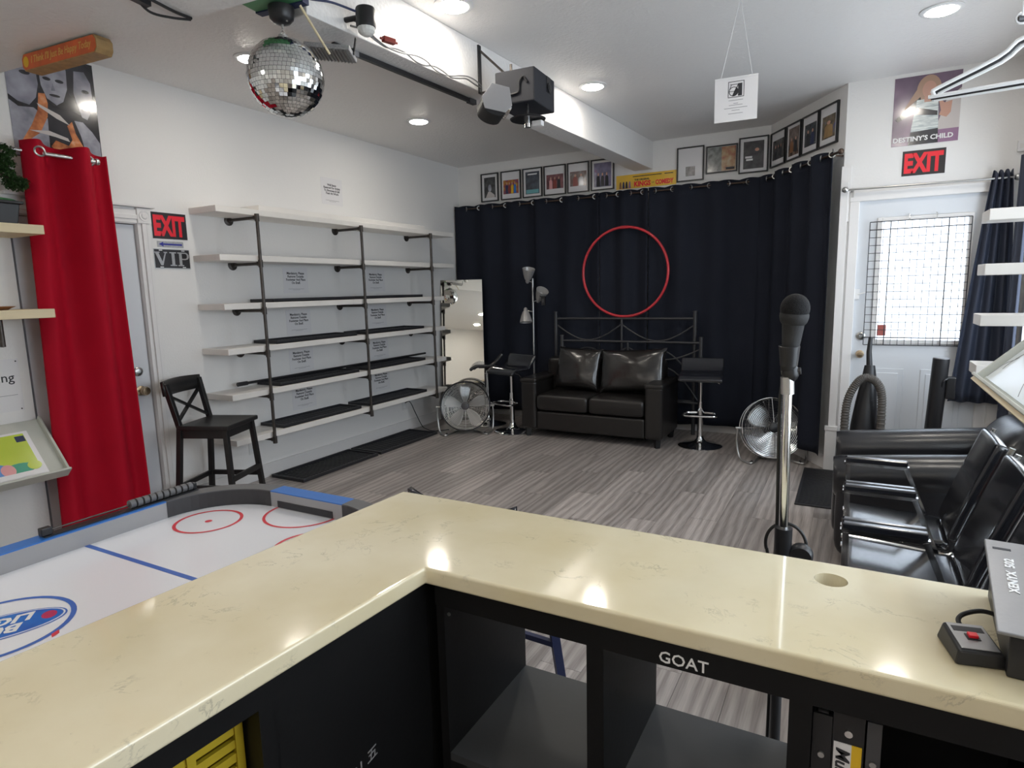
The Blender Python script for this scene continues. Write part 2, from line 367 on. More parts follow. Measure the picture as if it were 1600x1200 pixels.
# ================================================================== THE ROOM
XL, XR, YN, YB, YD, ZC, ZS = -4.355, 1.02, -2.4, 6.68, 5.65, 3.03, 2.70
def portal(loc, sx, sy, R):
    l = D.lights.new('daylight_portal', 'AREA'); l.shape = 'RECTANGLE'; l.size = sx; l.size_y = sy; l.cycles.is_portal = True
    o = D.objects.new('daylight_portal', l); COL.objects.link(o); o.matrix_world = Matrix.Translation(loc) @ R
floor = struct(MB().box(XL-.1, XR+.1, YN-.1, YB+.1, -.08, -.006).build('floor', 'plank'), 'grey-brown wood plank floor')
pm = None; W_, L_ = .182, 1.22
pl = MB().box(0, W_-.0016, 0, L_-.0016, -.006, 0).build('plank', 'plank', floor, bevel=0); pm = pl.data
first = True; nx = int((XR-XL)/W_)+1
for i in range(nx):
    x = XL + i*W_; off = (i*.43 % 1)*L_; y = -.6 - off
    while y < YB:
        y1 = min(y+L_, YB if x < -.2 else YD+.02); x1 = min(x+W_, XR)
        if y1-y > .05 and y1 > -.3:
            o = pl if first else D.objects.new('plank', pm)
            if not first: COL.objects.link(o); o.parent = floor
            first = False
            o.location = (x, y, 0); o.scale = ((x1-x)/W_, (y1-y)/L_, 1)
        y += L_
ceil = struct(MB().box(XL-.1, XR+.1, YN-.1, YB+.1, ZC, ZC+.1).build('ceiling', 'ceiling'), 'white textured ceiling')
sof = MB().prism([(XL, YN), (XR, YN), (XR, 2.12), (XL, 1.71)], ZS, ZC-.001).build('ceiling_soffit', 'ceiling'); struct(sof, 'lowered textured ceiling section')
bx = lambda y: -2.117+.0526*(y-3.05)
beam = MB().prism([(bx(2.16)-.2, 2.16), (bx(2.16), 2.16), (bx(YB), YB), (bx(YB)-.2, YB)], 2.75, ZC-.001).build('ceiling_beam', 'ceiling', bevel=.004); struct(beam, 'white ceiling beam')
wl = MB()
wl.box(XL-.12, XL-.07, 1.70, 2.70, 0, 2.1)  # backing added behind the left door, blocks light leaking through its gaps
wl.box(XL-.12, XL, YN, 1.88, 0, ZC).box(XL-.12, XL, 1.88, 2.627, 2.045, ZC).box(XL-.12, XL, 2.627, YB+.12, 0, ZC)
struct(wl.build('wall_left', 'wall'), 'white left wall')
struct(MB().box(XL, -.70, YB, YB+.12, 0, ZC).build('wall_back', 'wall'), 'white back wall behind the black curtain')
dA = Vector((-.78, 6.68, 0)); dB = Vector((-.125, 5.65, 0)); dn = Vector((.836, .548, 0))*.12
struct(MB().prism([tuple(dA)[:2], tuple(dB)[:2], tuple(dB+dn)[:2], tuple(dA+dn)[:2]], 0, ZC).build('wall_diagonal', 'wall'), 'white diagonal wall')
wd = MB(); DX0, DX1, DZ = -.003, .822, 2.147
wd.box(-.125, DX0-.0, YD, YD+.12, 0, ZC).box(DX0, DX1, YD, YD+.12, DZ, ZC).box(DX1, XR+.12, YD, YD+.12, 0, ZC)
struct(wd.build('wall_door', 'wall'), 'white wall around the exit door')
wr = MB(); WIN = [(.7, 3.2), (4.05, 5.35)]; WZ0, WZ1 = .95, 2.3; ys = [YN]
for a, b in WIN:
    wr.box(XR, XR+.12, ys[-1], a, 0, ZC).box(XR, XR+.12, a, b, 0, WZ0).box(XR, XR+.12, a, b, WZ1, ZC); ys.append(b)
wr.box(XR, XR+.12, ys[-1], YD, 0, ZC); struct(wr.build('wall_right', 'wall'), 'white right wall with windows')
struct(MB().box(XL-.12, XR+.12, YN-.12, YN, 0, ZC).build('wall_rear', 'wall'), 'white rear wall')
for i, (a, b) in enumerate(WIN):
    wf = MB(); w = .05
    wf.box(XR-.015, XR+.06, a-w, a, WZ0-w, WZ1+w).box(XR-.015, XR+.06, b, b+w, WZ0-w, WZ1+w).box(XR-.015, XR+.06, a, b, WZ1, WZ1+w).box(XR-.04, XR+.06, a-w, b+w, WZ0-w, WZ0)
    wf.box(XR+.03, XR+.06, (a+b)/2-.02, (a+b)/2+.02, WZ0, WZ1)
    o = struct(wf.build('window_%d' % (i+1), 'trim'), 'white framed side window'); MB().box(XR+.042, XR+.046, a, b, WZ0, WZ1).build('pane', 'glass', o)
    portal((XR+.1, (a+b)/2, (WZ0+WZ1)/2), b-a, WZ1-WZ0, Matrix.Rotation(-PI/2, 4, 'Z') @ Matrix.Rotation(-PI/2, 4, 'X'))
# baseboards
struct(MB().box(XL, XL+.014, 2.72, YB, 0, .11).box(XL, XL+.018, 2.72, YB, .11, .118).build('baseboard_left', 'trim'))
struct(MB().box(XL+.02, -.8, YB-.02, YB, 0, .12).build('baseboard_back', 'trim'))
nd = -Vector((.836, .548, 0)); a_ = dA+nd*.02; b_ = dB+nd*.02
struct(MB().prism([tuple(dA)[:2], tuple(a_)[:2], tuple(b_)[:2], tuple(dB)[:2]], 0, .12).build('baseboard_diagonal', 'trim'))
# pillar trim between the black curtain and the door
t = MB().box(-.14, -.085, YD-.03, YD, .36, 2.30).box(-.16, -.075, YD-.045, YD, 0, .36).box(-.165, -.07, YD-.05, YD, .34, .375)
struct(t.build('trim_1', 'trim', bevel=.003))
# ---- left door with moulded trim
dr = MB().box(XL-.06, XL-.02, 1.90, 2.622, .01, 2.04).build('door_1', 'door', bevel=.002); struct(dr, 'white left door with round knob')
k = MB(); Tk = Matrix.Translation((XL-.02, 2.545, .90)) @ Matrix.Rotation(PI/2, 4, 'Y')
k.lathe([(.034, 0), (.034, .006), (.014, .012), (.012, .035), (.028, .045), (.032, .06), (.026, .074), (.008, .078)], 20, Tk); k.build('knob', 'brass', dr, smooth=True)
Tk = Matrix.Translation((XL-.02, 2.54, 1.035)) @ Matrix.Rotation(PI/2, 4, 'Y')
MB().lathe([(.032, 0), (.032, .008), (.026, .014), (.012, .016)], 20, Tk).build('deadbolt', 'steel', dr, smooth=True)
t2 = MB()
for q, w in ((0, .022), (.028, .03), (.062, .022)): t2.box(XL, XL+.018+.008*(q == .028), 2.628+q, 2.628+q+w, 0, 2.05)
t2.box(XL, XL+.012, 2.628, 2.712, 0, 2.05)
struct(t2.build('trim_2', 'trim', bevel=.003), 'fluted white door casing')
t3 = MB().box(XL, XL+.02, 1.86, 2.628, 2.05, 2.14).box(XL, XL+.028, 1.86, 2.628, 2.075, 2.105).box(XL, XL+.045, 1.86, 2.75, 2.155, 2.172)
struct(t3.build('trim_3', 'trim', bevel=.003), 'white door header moulding')
t4 = MB().box(XL, XL+.03, 2.626, 2.722, 2.05, 2.152); Tr = Matrix.Translation((XL+.03, 2.674, 2.10)) @ Matrix.Rotation(PI/2, 4, 'Y')
t4.lathe([(.036, 0), (.036, .006), (.028, .003), (.022, .003), (.018, .008), (.006, .009)], 20, Tr)
struct(t4.build('trim_4', 'trim', bevel=.002), 'white rosette corner block')
# ---- exit door with window, grille
d2 = MB(); GX0, GX1, GZ0, GZ1 = .155, .70, 1.085, 1.985; y0, y1 = YD+.015, YD+.055
d2.box(DX0, GX0, y0, y1, 0, DZ).box(GX1, DX1, y0, y1, 0, DZ).box(GX0, GX1, y0, y1, 0, GZ0).box(GX0, GX1, y0, y1, GZ1, DZ)
door2 = struct(d2.build('door_2', 'door'), 'white exit door with glazed upper half')
for x0, x1 in ((.10, .36), (.47, .73)):
    p = MB().box(x0, x1, y0-.006, y0, .25, .86).box(x0+.035, x1-.035, y0-.012, y0, .285, .825).build('door_panel', 'door', door2, bevel=.005)
fr = MB()
for (a, b, c, d) in ((GX0-.03, GX0, GZ0-.03, GZ1+.03), (GX1, GX1+.03, GZ0-.03, GZ1+.03), (GX0, GX1, GZ1, GZ1+.03), (GX0, GX1, GZ0-.03, GZ0)): fr.box(a, b, y0-.012, y0, c, d)
fr.build('window_frame', 'trim', door2, bevel=.003)
MB().box(GX0, GX1, YD+.034, YD+.038, GZ0, GZ1).build('pane', 'glass', door2)
bd = thing('window_blind', 'closed white slat blind behind the exit door glass', 'blind', (.4275, YD+.075, GZ0)); n_ = 24; hh = (GZ1-GZ0+.06)/n_; sm = None
for i in range(n_):
    if sm is None: s0 = MB().box(-.295, .295, -.001, .001, -hh*.53, hh*.53, Matrix.Rotation(rad(12), 4, 'X')).build('slat', 'blind', bd); sm = s0.data
    else: s0 = D.objects.new('slat', sm); COL.objects.link(s0); s0.parent = bd
    s0.location = (0, 0, -.03+(i+.5)*hh)
portal(((GX0+GX1)/2, YD+.115, (GZ0+GZ1)/2), GX1-GX0+.1, GZ1-GZ0+.1, Matrix.Rotation(-PI/2, 4, 'X'))
MB().box(-.30, .30, -.012, .012, GZ1-GZ0+.03, GZ1-GZ0+.06).build('head_rail', 'white_plastic', bd)
for z, m_, r in ((.968, 'brass', .03), (1.112, 'steel', .027)):
    Tk = Matrix.Translation((.057, y0, z)) @ Matrix.Rotation(PI/2, 4, 'X')
    pr = [(r, 0), (r, .006), (.012, .012), (.012, .03), (.024, .04), (.028, .055), (.02, .066), (.004, .068)] if z < 1 else [(r+.006, 0), (r+.004, .01), (.02, .014), (.02, .006), (.008, .018)]
    MB().lathe(pr, 20, Tk).build('knob' if z < 1 else 'deadbolt', m_, door2, smooth=True)
MB().box(-.03, .03, YD-.004, YD+.012, 1.40, 1.48).cyl((.02, YD-.004, 1.44), (.07, YD-.01, 1.45), .006).build('latch', 'white_plastic', door2, bevel=.002)
MB().box(.165, .225, YD+.024, YD+.026, 1.115, 1.20).build('sticker', mat('sticker_red', (.45, .12, .10), .5), door2)
t5 = MB().box(-.07, DX0, YD-.018, YD, 0, DZ).box(DX1, DX1+.07, YD-.018, YD, 0, DZ).box(-.072, DX1+.072, YD-.02, YD, DZ+.0005, DZ+.07)
struct(t5.build('trim_5', 'trim', bevel=.004), 'white exit door casing')
MB().box(DX0, DX1, YD+.056, YD+.12, 0, .02).build('threshold', 'steel', door2)
struct(MB().box(-.14, -.07, YD-.012, YD, 2.0, 2.42).build('trim_6', 'trim', bevel=.003))
# wire grille hung over the glass
gr = thing('wire_grille', 'dark wire grid panel hung over the exit door window', 'wire grid', (.39, YD-.012, 1.04))
gx0, gx1, gz0, gz1 = .075, .715, 1.045, 1.985
e = MB()
for x in (gx0, gx1): e.cyl((x, YD-.012, gz0), (x, YD-.012, gz1), .0035, 6)
for z in (gz0, gz1): e.cyl((gx0, YD-.012, z), (gx1, YD-.012, z), .0035, 6)
e.build('grid_frame', 'wire', gr, world=True)
for i in range(1, 14):
    x = gx0+(gx1-gx0)*i/14; MB().cyl((x, YD-.012, gz0), (x, YD-.012, gz1), .0042 if i in (3, 11) else .0022, 6).build('upright_wire', 'wire', gr, world=True)
for i in range(1, 16):
    z = gz0+(gz1-gz0)*i/16; MB().cyl((gx0, YD-.015, z), (gx1, YD-.015, z), .0042 if i in (1, 15) else .0025, 6).build('cross_wire', 'wire', gr, world=True)
for x in (.33, .50): MB().tube([(x, YD+.016, 2.03), (x, YD-.015, 2.025), (x, YD-.022, 2.0), (x, YD-.017, 1.98)], .003, 6).build('hook', 'steel', gr, world=True)

# ---- recessed ceiling lights, then added fill lights out of view
LG = 'recessed ceiling lights'
def downlight(x, y, z, label):
    t = thing('ceiling_light', label, 'ceiling light', (x, y, z), 0, LG)
    MB().lathe([(.079, 0), (.105, 0), (.107, -.006), (.098, -.010), (.079, -.011)], 40, cap=False).build('trim_ring', 'white_plastic', t, smooth=True)
    MB().lathe([(.079, -.002), (.079, -.010), (.074, -.014)], 28).build('diffuser', 'lamp_glow', t)
downlight(-1.936, 2.985, ZC, 'round recessed ceiling light right of the beam, nearest the top edge')
downlight(-1.80, 4.64, ZC, 'round recessed ceiling light right of the beam behind the projector')
downlight(-3.456, 4.70, ZC, 'round recessed ceiling light above the pipe shelving')
downlight(.345, 4.46, ZC, 'round recessed ceiling light near the exit door')
downlight(-3.44, 2.93, ZC, 'round recessed ceiling light half hidden by the mirror ball')
downlight(-2.6, .1, ZS, 'added fill light, out of view in the lowered ceiling over the hockey table')  # unseen lamp, added to brighten table and counter
downlight(-.3, -.2, ZS, 'added fill light, out of view in the lowered ceiling over the bar')  # added out of view to lift the countertop
downlight(-1.3, -1.5, ZS, 'added fill light, out of view in the lowered ceiling behind the bar, middle')  # rear fill, added to brighten the level surfaces
downlight(-3.4, -1.5, ZS, 'added fill light, out of view in the lowered ceiling behind the bar, left')  # second rear fill, likewise added and unseen
downlight(.25, -1.5, ZS, 'added fill light, out of view in the lowered ceiling behind the bar, right')  # third rear fill, added beyond the view
downlight(.345, 2.95, ZC, 'added fill light, out of view in the ceiling over the waiting chairs')  # lamp above the frame, added for more light in the room

# ================================================================== LEFT WALL
# ---- pipe shelving
SH = thing('pipe_shelving', 'white board shelving on dark iron pipe uprights along the left wall', 'shelving', (-4.2, 4.5, 0))
ZT = [2.19, 1.845, 1.485, 1.15, .805, .455]; YE = [6.07, 6.07, 5.84, 5.84, 5.84, 5.84]
for z, ye in zip(ZT, YE):
    MB().box(XL+.002, -4.05, 3.03, ye, z-.045, z).build('shelf_board', 'white_board', SH, bevel=.003, world=True)
for py in (3.365, 4.519, 5.60):
    u = MB(); px = -4.028
    u.cyl((px, py, .385), (px, py, 2.135), .0125, 12)
    up = u.build('upright', 'pipe', SH, smooth=True, world=True)
    for z in ZT:
        zz = z-.062; a = MB().cyl((px, py, zz), (XL+.01, py, zz), .0115, 12); a.build('arm', 'pipe', up, smooth=True, world=True)
        MB().lathe([(.04, 0), (.04, .006), (.02, .01), (.018, .026)], 18, Matrix.Translation((XL, py, zz)) @ Matrix.Rotation(PI/2, 4, 'Y')).build('flange', 'pipe', up, smooth=True, world=True)
        MB().cyl((px, py, zz-.028), (px, py, zz+.028), .0175, 12).cyl((px, py, zz), (px-.032, py, zz), .0165, 12).build('pipe_tee', 'pipe', up, smooth=True, world=True)
tag(MB().box(-4.33, -4.10, 3.45, 5.60, 2.1905, 2.235).build('plank_board', 'white_board', bevel=.003), 'loose white board lying on top of the pipe shelving', 'board')
# ---- black boot trays
def boot_tray(name='boot_tray'):
    t = thing(name, '', 'boot tray', (0, 0, 0)); L, W = .93, .30
    b = MB().box(0, W, 0, L, 0, .006); b.build('tray_base', 'rubber', t)
    r = MB(); h = .02; e = .014
    r.prism([(0, 0), (W, 0), (W, L), (0, L)], 0, .001)
    r.box(0, e, 0, L, 0, h).box(W-e, W, 0, L, 0, h).box(e, W-e, 0, e, 0, h).box(e, W-e, L-e, L, 0, h); r.build('rim', 'rubber', t, bevel=.003)
    rb = MB()
    for i in range(26):
        y = .05+i*(L-.1)/25; rb.box(.035, W-.035, y, y+.012, .006, .011)
    rb.build('ribs', 'rubber', t); return t
tr = boot_tray(); first = True; TG = 'black boot trays'
names = ['third shelf from the top', 'fourth shelf from the top', 'fifth shelf from the top', 'lowest shelf']
spots = []
for i, z in enumerate(ZT[2:]):
    spots += [(XL+.006, 3.50, z+.001, 'black ribbed rubber boot tray on the %s, left half' % names[i], .276), (XL+.006, 4.545, z+.001, 'black ribbed rubber boot tray on the %s, right half' % names[i], .276)]
spots += [(XL+.05, 3.53, .0005, 'black ribbed rubber boot tray on the floor nearer the wooden stool', .38), (XL+.05, 4.50, .0005, 'black ribbed rubber boot tray on the floor nearer the fan', .38)]
for x, y, z, lb, w in spots:
    m_ = Matrix.Translation((x, y, z)) @ Matrix.Diagonal((w/.30, 1, 1.3, 1))
    if first: tr.matrix_basis = m_; tr['label'] = lb; tr['group'] = TG; first = False
    else: dup(tr, m_, lb, TG)
cn = thing('walking_cane', 'thin black cane lying across the fifth shelf', 'cane', (-4.30, 3.30, .83))
MB().cyl((-4.27, 3.33, .845), (-4.24, 5.70, .852), .011, 10).build('shaft', 'black_plastic', cn, smooth=True, world=True)
MB().cyl((-4.27, 3.25, .845), (-4.27, 3.34, .845), .017, 10).build('grip', 'rubber', cn, smooth=True, world=True)
# ---- notices on the wall
def notice(u0, u1, z0, z1, lines, lb, grp=None, sz=.035, fine=True, name='paper_notice', F=F_LEFT, x=XL+.001, w0=None):
    o = thing(name, lb, 'notice', (x, (u0+u1)/2, (z0+z1)/2) if F is F_LEFT else w0, 0, grp, F); w = u1-u0; h = z1-z0
    MB().box(-w/2, w/2, -h/2, h/2, 0, .001).build('sheet', 'paper', o)
    text(o, lines, sz, (0, .02 if fine else 0, .0012), 'ink', sx=.92, bold=.0006)
    if fine: MB().box(-w*.32, w*.32, -h*.34, -h*.33, .001, .0015).box(-w*.15, w*.15, -h*.38, -h*.372, .001, .0015).build('fine_print', 'grey_ink', o)
    return o
TX = 'Mandatory, Please\nRemove Outside\nFootwear And Place\nOn Shelf.'
gap = ['above the third shelf', 'above the fourth shelf', 'above the fifth shelf', 'above the lowest shelf']
for i, z in enumerate((1.775, 1.415, 1.075, .735)):
    notice(3.86, 4.14, z-.22, z, TX, 'white footwear notice on the wall %s, left column' % gap[i], 'footwear notices', .029)
    notice(4.92, 5.20, z-.22, z, TX, 'white footwear notice on the wall %s, right column' % gap[i], 'footwear notices', .029)
notice(4.378, 4.65, 2.365, 2.605, 'Wall Space\nReserved For Artists\nTo Showcase & Sell\nTheir Art Work', 'white artists notice high on the wall above the shelving', None, .027)
# ---- EXIT, arrow, VIP
def exit_sign(loc, F, w, h, lb):
    o = thing('exit_sign', lb, 'sign', loc, 0, None, F)
    MB().box(-w/2-.006, w/2+.006, -h/2-.006, h/2+.006, 0, .002).build('plate', 'white_plastic', o)
    MB().box(-w/2, w/2, -h/2, h/2, .002, .003).build('face', 'signblk', o)
    text(o, 'EXIT', .15, (0, 0, .0035), 'red', bold=.007, fit=(w*.90, h*.80))
exit_sign((XL+.001, 2.868, 2.048), F_LEFT, .262, .183, 'black and red EXIT sign beside the left door')
o = thing('arrow_sign', 'small blue arrow sign pointing left below the EXIT sign', 'sign', (XL+.001, 2.863, 1.919), 0, None, F_LEFT)
MB().box(-.098, .098, -.021, .021, 0, .002).build('plate', 'silver', o)
flat(o, 'arrow', [(-.088, 0), (-.055, .017), (-.055, .006), (.088, .006), (.088, -.006), (-.055, -.006), (-.055, -.017)], 'blue', .002)
o = thing('vip_plate', 'black licence-plate style VIP sign with silver letters', 'sign', (XL+.001, 2.866, 1.816), 0, None, F_LEFT)
MB().box(-.137, .137, -.07, .07, 0, .002).build('plate', 'steel', o); MB().box(-.132, .132, -.064, .066, .002, .003).build('face', 'signblk', o)
vp = MB(); zz = .003
def lbar(pts): vp.prism(pts, zz, zz+.002)
lbar([(-.128, .045), (-.104, .045), (-.078, -.02), (-.054, .045), (-.046, .045), (-.074, -.045), (-.090, -.045)]); lbar(rect(-.134, -.094, .041, .049)); lbar(rect(-.064, -.038, .041, .049))
lbar(rect(-.006, .016, -.042, .042)); lbar(rect(-.02, .03, .041, .049)); lbar(rect(-.02, .03, -.049, -.041))
lbar(rect(.052, .072, -.042, .042)); lbar(rect(.04, .084, -.049, -.041)); lbar(rect(.04, .1, .041, .049)); lbar(rect(.072, .1, -.004, .004))
lbar([(.1, .049), (.118, .043), (.127, .03), (.127, .014), (.118, .001), (.1, -.004), (.1, .004), (.108, .008), (.113, .016), (.113, .03), (.108, .038), (.1, .041)])
vp.build('letters', 'silver', o)
bl = MB()
for x in (-.085, .085):
    for y in (-.058, .06): bl.box(x-.012, x+.012, y-.003, y+.003, .003, .005)
bl.build('bolt_slots', 'white_plastic', o)
# ---- red curtain with rod
RC = thing('red_curtain', 'dark red grommet curtain hanging beside the left door', 'curtain', (-4.23, 2.15, .06))
def rc(u, v):
    y0 = 1.925 + (1-v)*-.05; y1 = 2.425+(1-v)*.03; y = y0+(y1-y0)*u
    w = sin(u*2*PI*1.9+.2)*.07*(.75+.25*v) + sin(u*2*PI*3.1+v*2)*.01*(1-v)
    top = 2.44 + .02*abs(sin(u*2*PI*1.0+.2)) if v > .985 else 2.42
    return (-4.225 + w, y, .06+(top-.06)*v)
MB().grid(rc, 64, 60).build('cloth', 'red_cloth', RC, smooth=True, world=True, thick=.003)
for gy in (1.998, 2.298):
    uu = (gy-1.925)/.485; gxw = -4.225 + sin(uu*2*PI*1.9+.2)*.07+.006
    MB().ring((0, 0, 0), .026, .006, 28, 8, Matrix.Translation((gxw, gy, 2.39)) @ Matrix.Rotation(PI/2, 4, 'Y')).build('grommet', 'steel', RC, smooth=True, world=True)
rr = thing('curtain_rod', 'steel curtain rod carrying the red curtain', 'curtain rod', (-4.225, 2.1, 2.39))
MB().cyl((-4.212, 1.88, 2.39), (-4.212, 2.33, 2.39), .0125, 14).build('rod', 'steel', rr, smooth=True, world=True)
MB().lathe([(.012, 0), (.02, .004), (.022, .015), (.016, .026), (.004, .03)], 16, Matrix.Translation((-4.212, 2.325, 2.39)) @ Matrix.Rotation(-PI/2, 4, 'X')).build('finial', 'steel', rr, smooth=True, world=True)
MB().cyl((XL, 1.90, 2.39), (-4.212, 1.90, 2.39), .006, 8).box(XL, XL+.006, 1.88, 1.92, 2.35, 2.43).build('bracket', 'steel', rr, world=True)
# ---- monochrome poster
o = thing('portrait_poster', 'glossy black-and-white portrait poster above the red curtain', 'poster', (XL+.001, 2.21, 2.70), 0, None, F_LEFT)
w, h = .245, .315
MB().box(-w, w, -h, h, 0, .001).build('sheet', 'dk_print', o)
P = lambda n, pts, m, k=1: flat(o, n, pts, m, .001+.0003*k, .0003)
P('left_face', [(-.245, .31), (-.19, .31), (-.12, .30), (-.085, .22), (-.08, .12), (-.10, .04), (-.14, -.01), (-.20, .0), (-.245, .03)], 'grey_print', 1)
P('left_shoulder', [(-.245, .0), (-.20, -.03), (-.12, -.02), (-.05, -.07), (-.06, -.31), (-.245, -.31)], 'grey_face2', 2)
P('middle_face', [(-.06, .30), (.06, .31), (.085, .24), (.08, .13), (.05, .05), (.01, .02), (-.04, .05), (-.065, .12), (-.07, .22)], 'grey_face2', 3)
P('middle_hair', [(-.075, .31), (.09, .31), (.095, .25), (.05, .265), (-.03, .26), (-.075, .22)], 'dk_print', 4)
P('right_face', [(.13, .25), (.19, .26), (.222, .20), (.225, .10), (.205, .02), (.18, -.03), (.15, -.02), (.13, .04), (.115, .12)], 'grey_print', 3)
P('right_shoulder', [(.10, -.05), (.15, -.05), (.20, -.10), (.24, -.16), (.24, -.31), (.16, -.31), (.13, -.14)], 'grey_face2', 4)
P('eye', ell(-.145, .17, .028, .012), 'dk_print', 5); P('eye', ell(.04, .165, .024, .010), 'dk_print', 5); P('eye', ell(-.03, .165, .022, .010), 'dk_print', 5); P('eye', ell(.185, .14, .022, .011), 'dk_print', 5)
P('mouth', ell(.005, .075, .03, .008), 'dk_print', 5); P('mouth', ell(.175, .03, .022, .007), 'dk_print', 5); P('nose', [(.0, .15), (.012, .105), (-.012, .10)], 'grey_print', 5)
P('flame_arm', [(-.085, .07), (-.05, .075), (-.04, .02), (-.05, -.06), (-.10, -.16), (-.16, -.21), (-.20, -.22), (-.14, -.12), (-.10, -.03)], 'flame', 6)
P('flame_arm', [(.055, -.09), (.085, -.06), (.10, -.13), (.135, -.20), (.15, -.27), (.02, -.29), (-.05, -.23), (-.02, -.19), (.05, -.21), (.075, -.17)], 'flame', 6)
P('pale_streak', [(-.16, -.155), (-.02, -.17), (.06, -.185), (.05, -.165), (-.05, -.14)], 'pale_print', 7); P('pale_streak', [(-.10, .01), (.02, -.035), (.07, -.085), (.0, -.06), (-.09, -.01)], 'pale_print', 7)
# ---- wooden sign on the soffit edge
o = thing('wooden_sign', 'orange wooden block sign with gold script under the ceiling edge', 'sign', (-3.25, 1.69, 2.655), rad(4.4))
c = .03; Wd = .275; Hh = .038
MB().prism([(-Wd+.015, -Hh), (Wd-.015, -Hh), (Wd, -Hh+.02), (Wd, Hh-.02), (Wd-.015, Hh), (-Wd+.015, Hh), (-Wd, Hh-.02), (-Wd, -Hh+.02)], 0, .075, Matrix.Rotation(PI/2, 4, 'X') @ Matrix.Translation((0, 0, -.075))).build('block', 'sign_wood', o, bevel=.003)
MB().prism([(-Wd+.022, -Hh+.004), (Wd-.022, -Hh+.004), (Wd-.006, -Hh+.022), (Wd-.006, Hh-.022), (Wd-.022, Hh-.004), (-Wd+.022, Hh-.004), (-Wd+.006, Hh-.022), (-Wd+.006, -Hh+.022)], 0, .002, Matrix.Rotation(PI/2, 4, 'X')).build('painted_face', 'orange', o)
Tx = Matrix.Rotation(PI/2, 4, 'X')
text(o, "I Think I'll Just Be Happy Today", .045, (.02, -.0025, .0), 'goldtxt', T=Tx, shear=.25, fit=(.44, .042))
MB().prism(ell(-.24, 0, .02, .024), 0, .001, Matrix.Translation((0, -.002, 0)) @ Tx).build('dot', 'yellow_card', o)
# ---- foreground shelves on the left wall
for z, lb in ((1.957, 'wood-toned wall shelf carrying the bonsai, beside the red curtain'), (1.494, 'lower wood-toned wall shelf beside the red curtain')):
    s_ = thing('wall_shelf', lb, 'shelf', (-4.18, 1.2, z-.05), 0, 'pale wall shelves by the red curtain')
    MB().box(XL+.001, -4.0, .4, 1.895, z-.05, z).build('board', 'pine', s_, bevel=.003, world=True)  # pine colour carries the tint that light gives these boards
    for y in (.7, 1.66):
        MB().cyl((-4.09, y, z-.05), (-4.09, y, z-.20), .0125, 12).build('bracket_pipe', 'pipe', s_, smooth=True, world=True)
        MB().cyl((-4.09, y, z-.19), (XL+.01, y, z-.19), .0125, 12).cyl((XL+.001, y, z-.19), (XL+.01, y, z-.19), .035, 14).build('bracket_arm', 'pipe', s_, smooth=True, world=True)
# bonsai
b_ = thing('bonsai_plant', 'small bonsai tree in a black pot on the upper left shelf', 'plant', (-4.15, 1.74, 1.9575))
pt = MB(); n = 4
pt.add([(-.055, -.075, 0), (.055, -.075, 0), (.055, .075, 0), (-.055, .075, 0), (-.07, -.09, .115), (.07, -.09, .115), (.07, .09, .115), (-.07, .09, .115)], [(0, 3, 2, 1), (4, 5, 6, 7), (0, 1, 5, 4), (1, 2, 6, 5), (2, 3, 7, 6), (3, 0, 4, 7)])
pt.box(-.08, .08, -.105, .105, .112, .13); pt.build('pot', 'black_plastic', b_, bevel=.006)
MB().sell((0, 0, .13), (.07, .09, .018), .5, 1).build('moss', 'moss', b_, smooth=True)
MB().tube(smoothpts([(0, 0, .12), (0, -.03, .2), (.0, .02, .28), (.01, -.02, .38), (0, -.01, .46)]), .016, 8, False, .006).build('trunk', 'bark', b_, smooth=True)
br = MB(); br.tube(smoothpts([(0, .02, .28), (0, .08, .26), (.01, .12, .21)]), .008, 6, False, .003).tube(smoothpts([(0, -.02, .36), (0, .06, .36), (0, .1, .34)]), .007, 6, False, .003); br.build('branch', 'bark', b_, smooth=True)
rnd = random.Random(3)
def leaves(cx, cy, cz, rx, ry, rz, n):
    f = MB()
    for i in range(n):
        th = rnd.uniform(0, 2*PI); ph = rnd.uniform(-1, 1); rr_ = rnd.uniform(.5, 1)
        c = Vector((cx+rx*rr_*math.sqrt(1-ph*ph)*cos(th), cy+ry*rr_*math.sqrt(1-ph*ph)*sin(th), cz+rz*rr_*ph))
        T = Matrix.Translation(c) @ Matrix.Rotation(rnd.uniform(0, 6.3), 4, 'Z') @ Matrix.Rotation(rnd.uniform(-1, 1), 4, 'X'); s = rnd.uniform(.008, .015)
        f.add([(0, -s, 0), (s*.5, 0, .002), (0, s, 0), (-s*.5, 0, .002)], [(0, 1, 2, 3)], T)
    return f
for c in ((0, .115, .235, .06, .065, .045, 650), (0, .05, .34, .06, .075, .05, 650), (.01, .07, .40, .05, .06, .04, 420), (0, -.02, .45, .07, .07, .045, 520), (0, -.09, .33, .06, .06, .05, 420), (0, .07, .285, .05, .05, .03, 320)):
    o = leaves(*c).build('foliage', 'leaf', b_); o['kind'] = 'stuff'
d_ = thing('small_dish', 'small dark dish on the lower left shelf', 'dish', (-4.10, 1.68, 1.4945)); MB().lathe([(.03, 0), (.05, .012), (.065, .018), (.062, .02), (.045, .014), (.002, .008)], 24).build('bowl', 'wood_brown', d_, smooth=True)
MB().lathe([(.022, 0), (.03, 0), (.03, .003), (.022, .003)], 20, cap=False).build('foot_ring', 'wood_brown', d_, smooth=True)
o = thing('paper_notice', 'white paper reading a word ending in ing, under the lower left shelf', 'notice', (XL+.001, 1.69, 1.05), 0, None, F_LEFT)
MB().box(-.14, .14, -.155, .155, 0, .001).build('sheet', 'paper', o); text(o, 'ing', .075, (.066, .045, .0012), 'ink', bold=.0004)
MB().box(-.11, .115, -.06, -.0575, .001, .0015).build('rule', 'grey_ink', o)
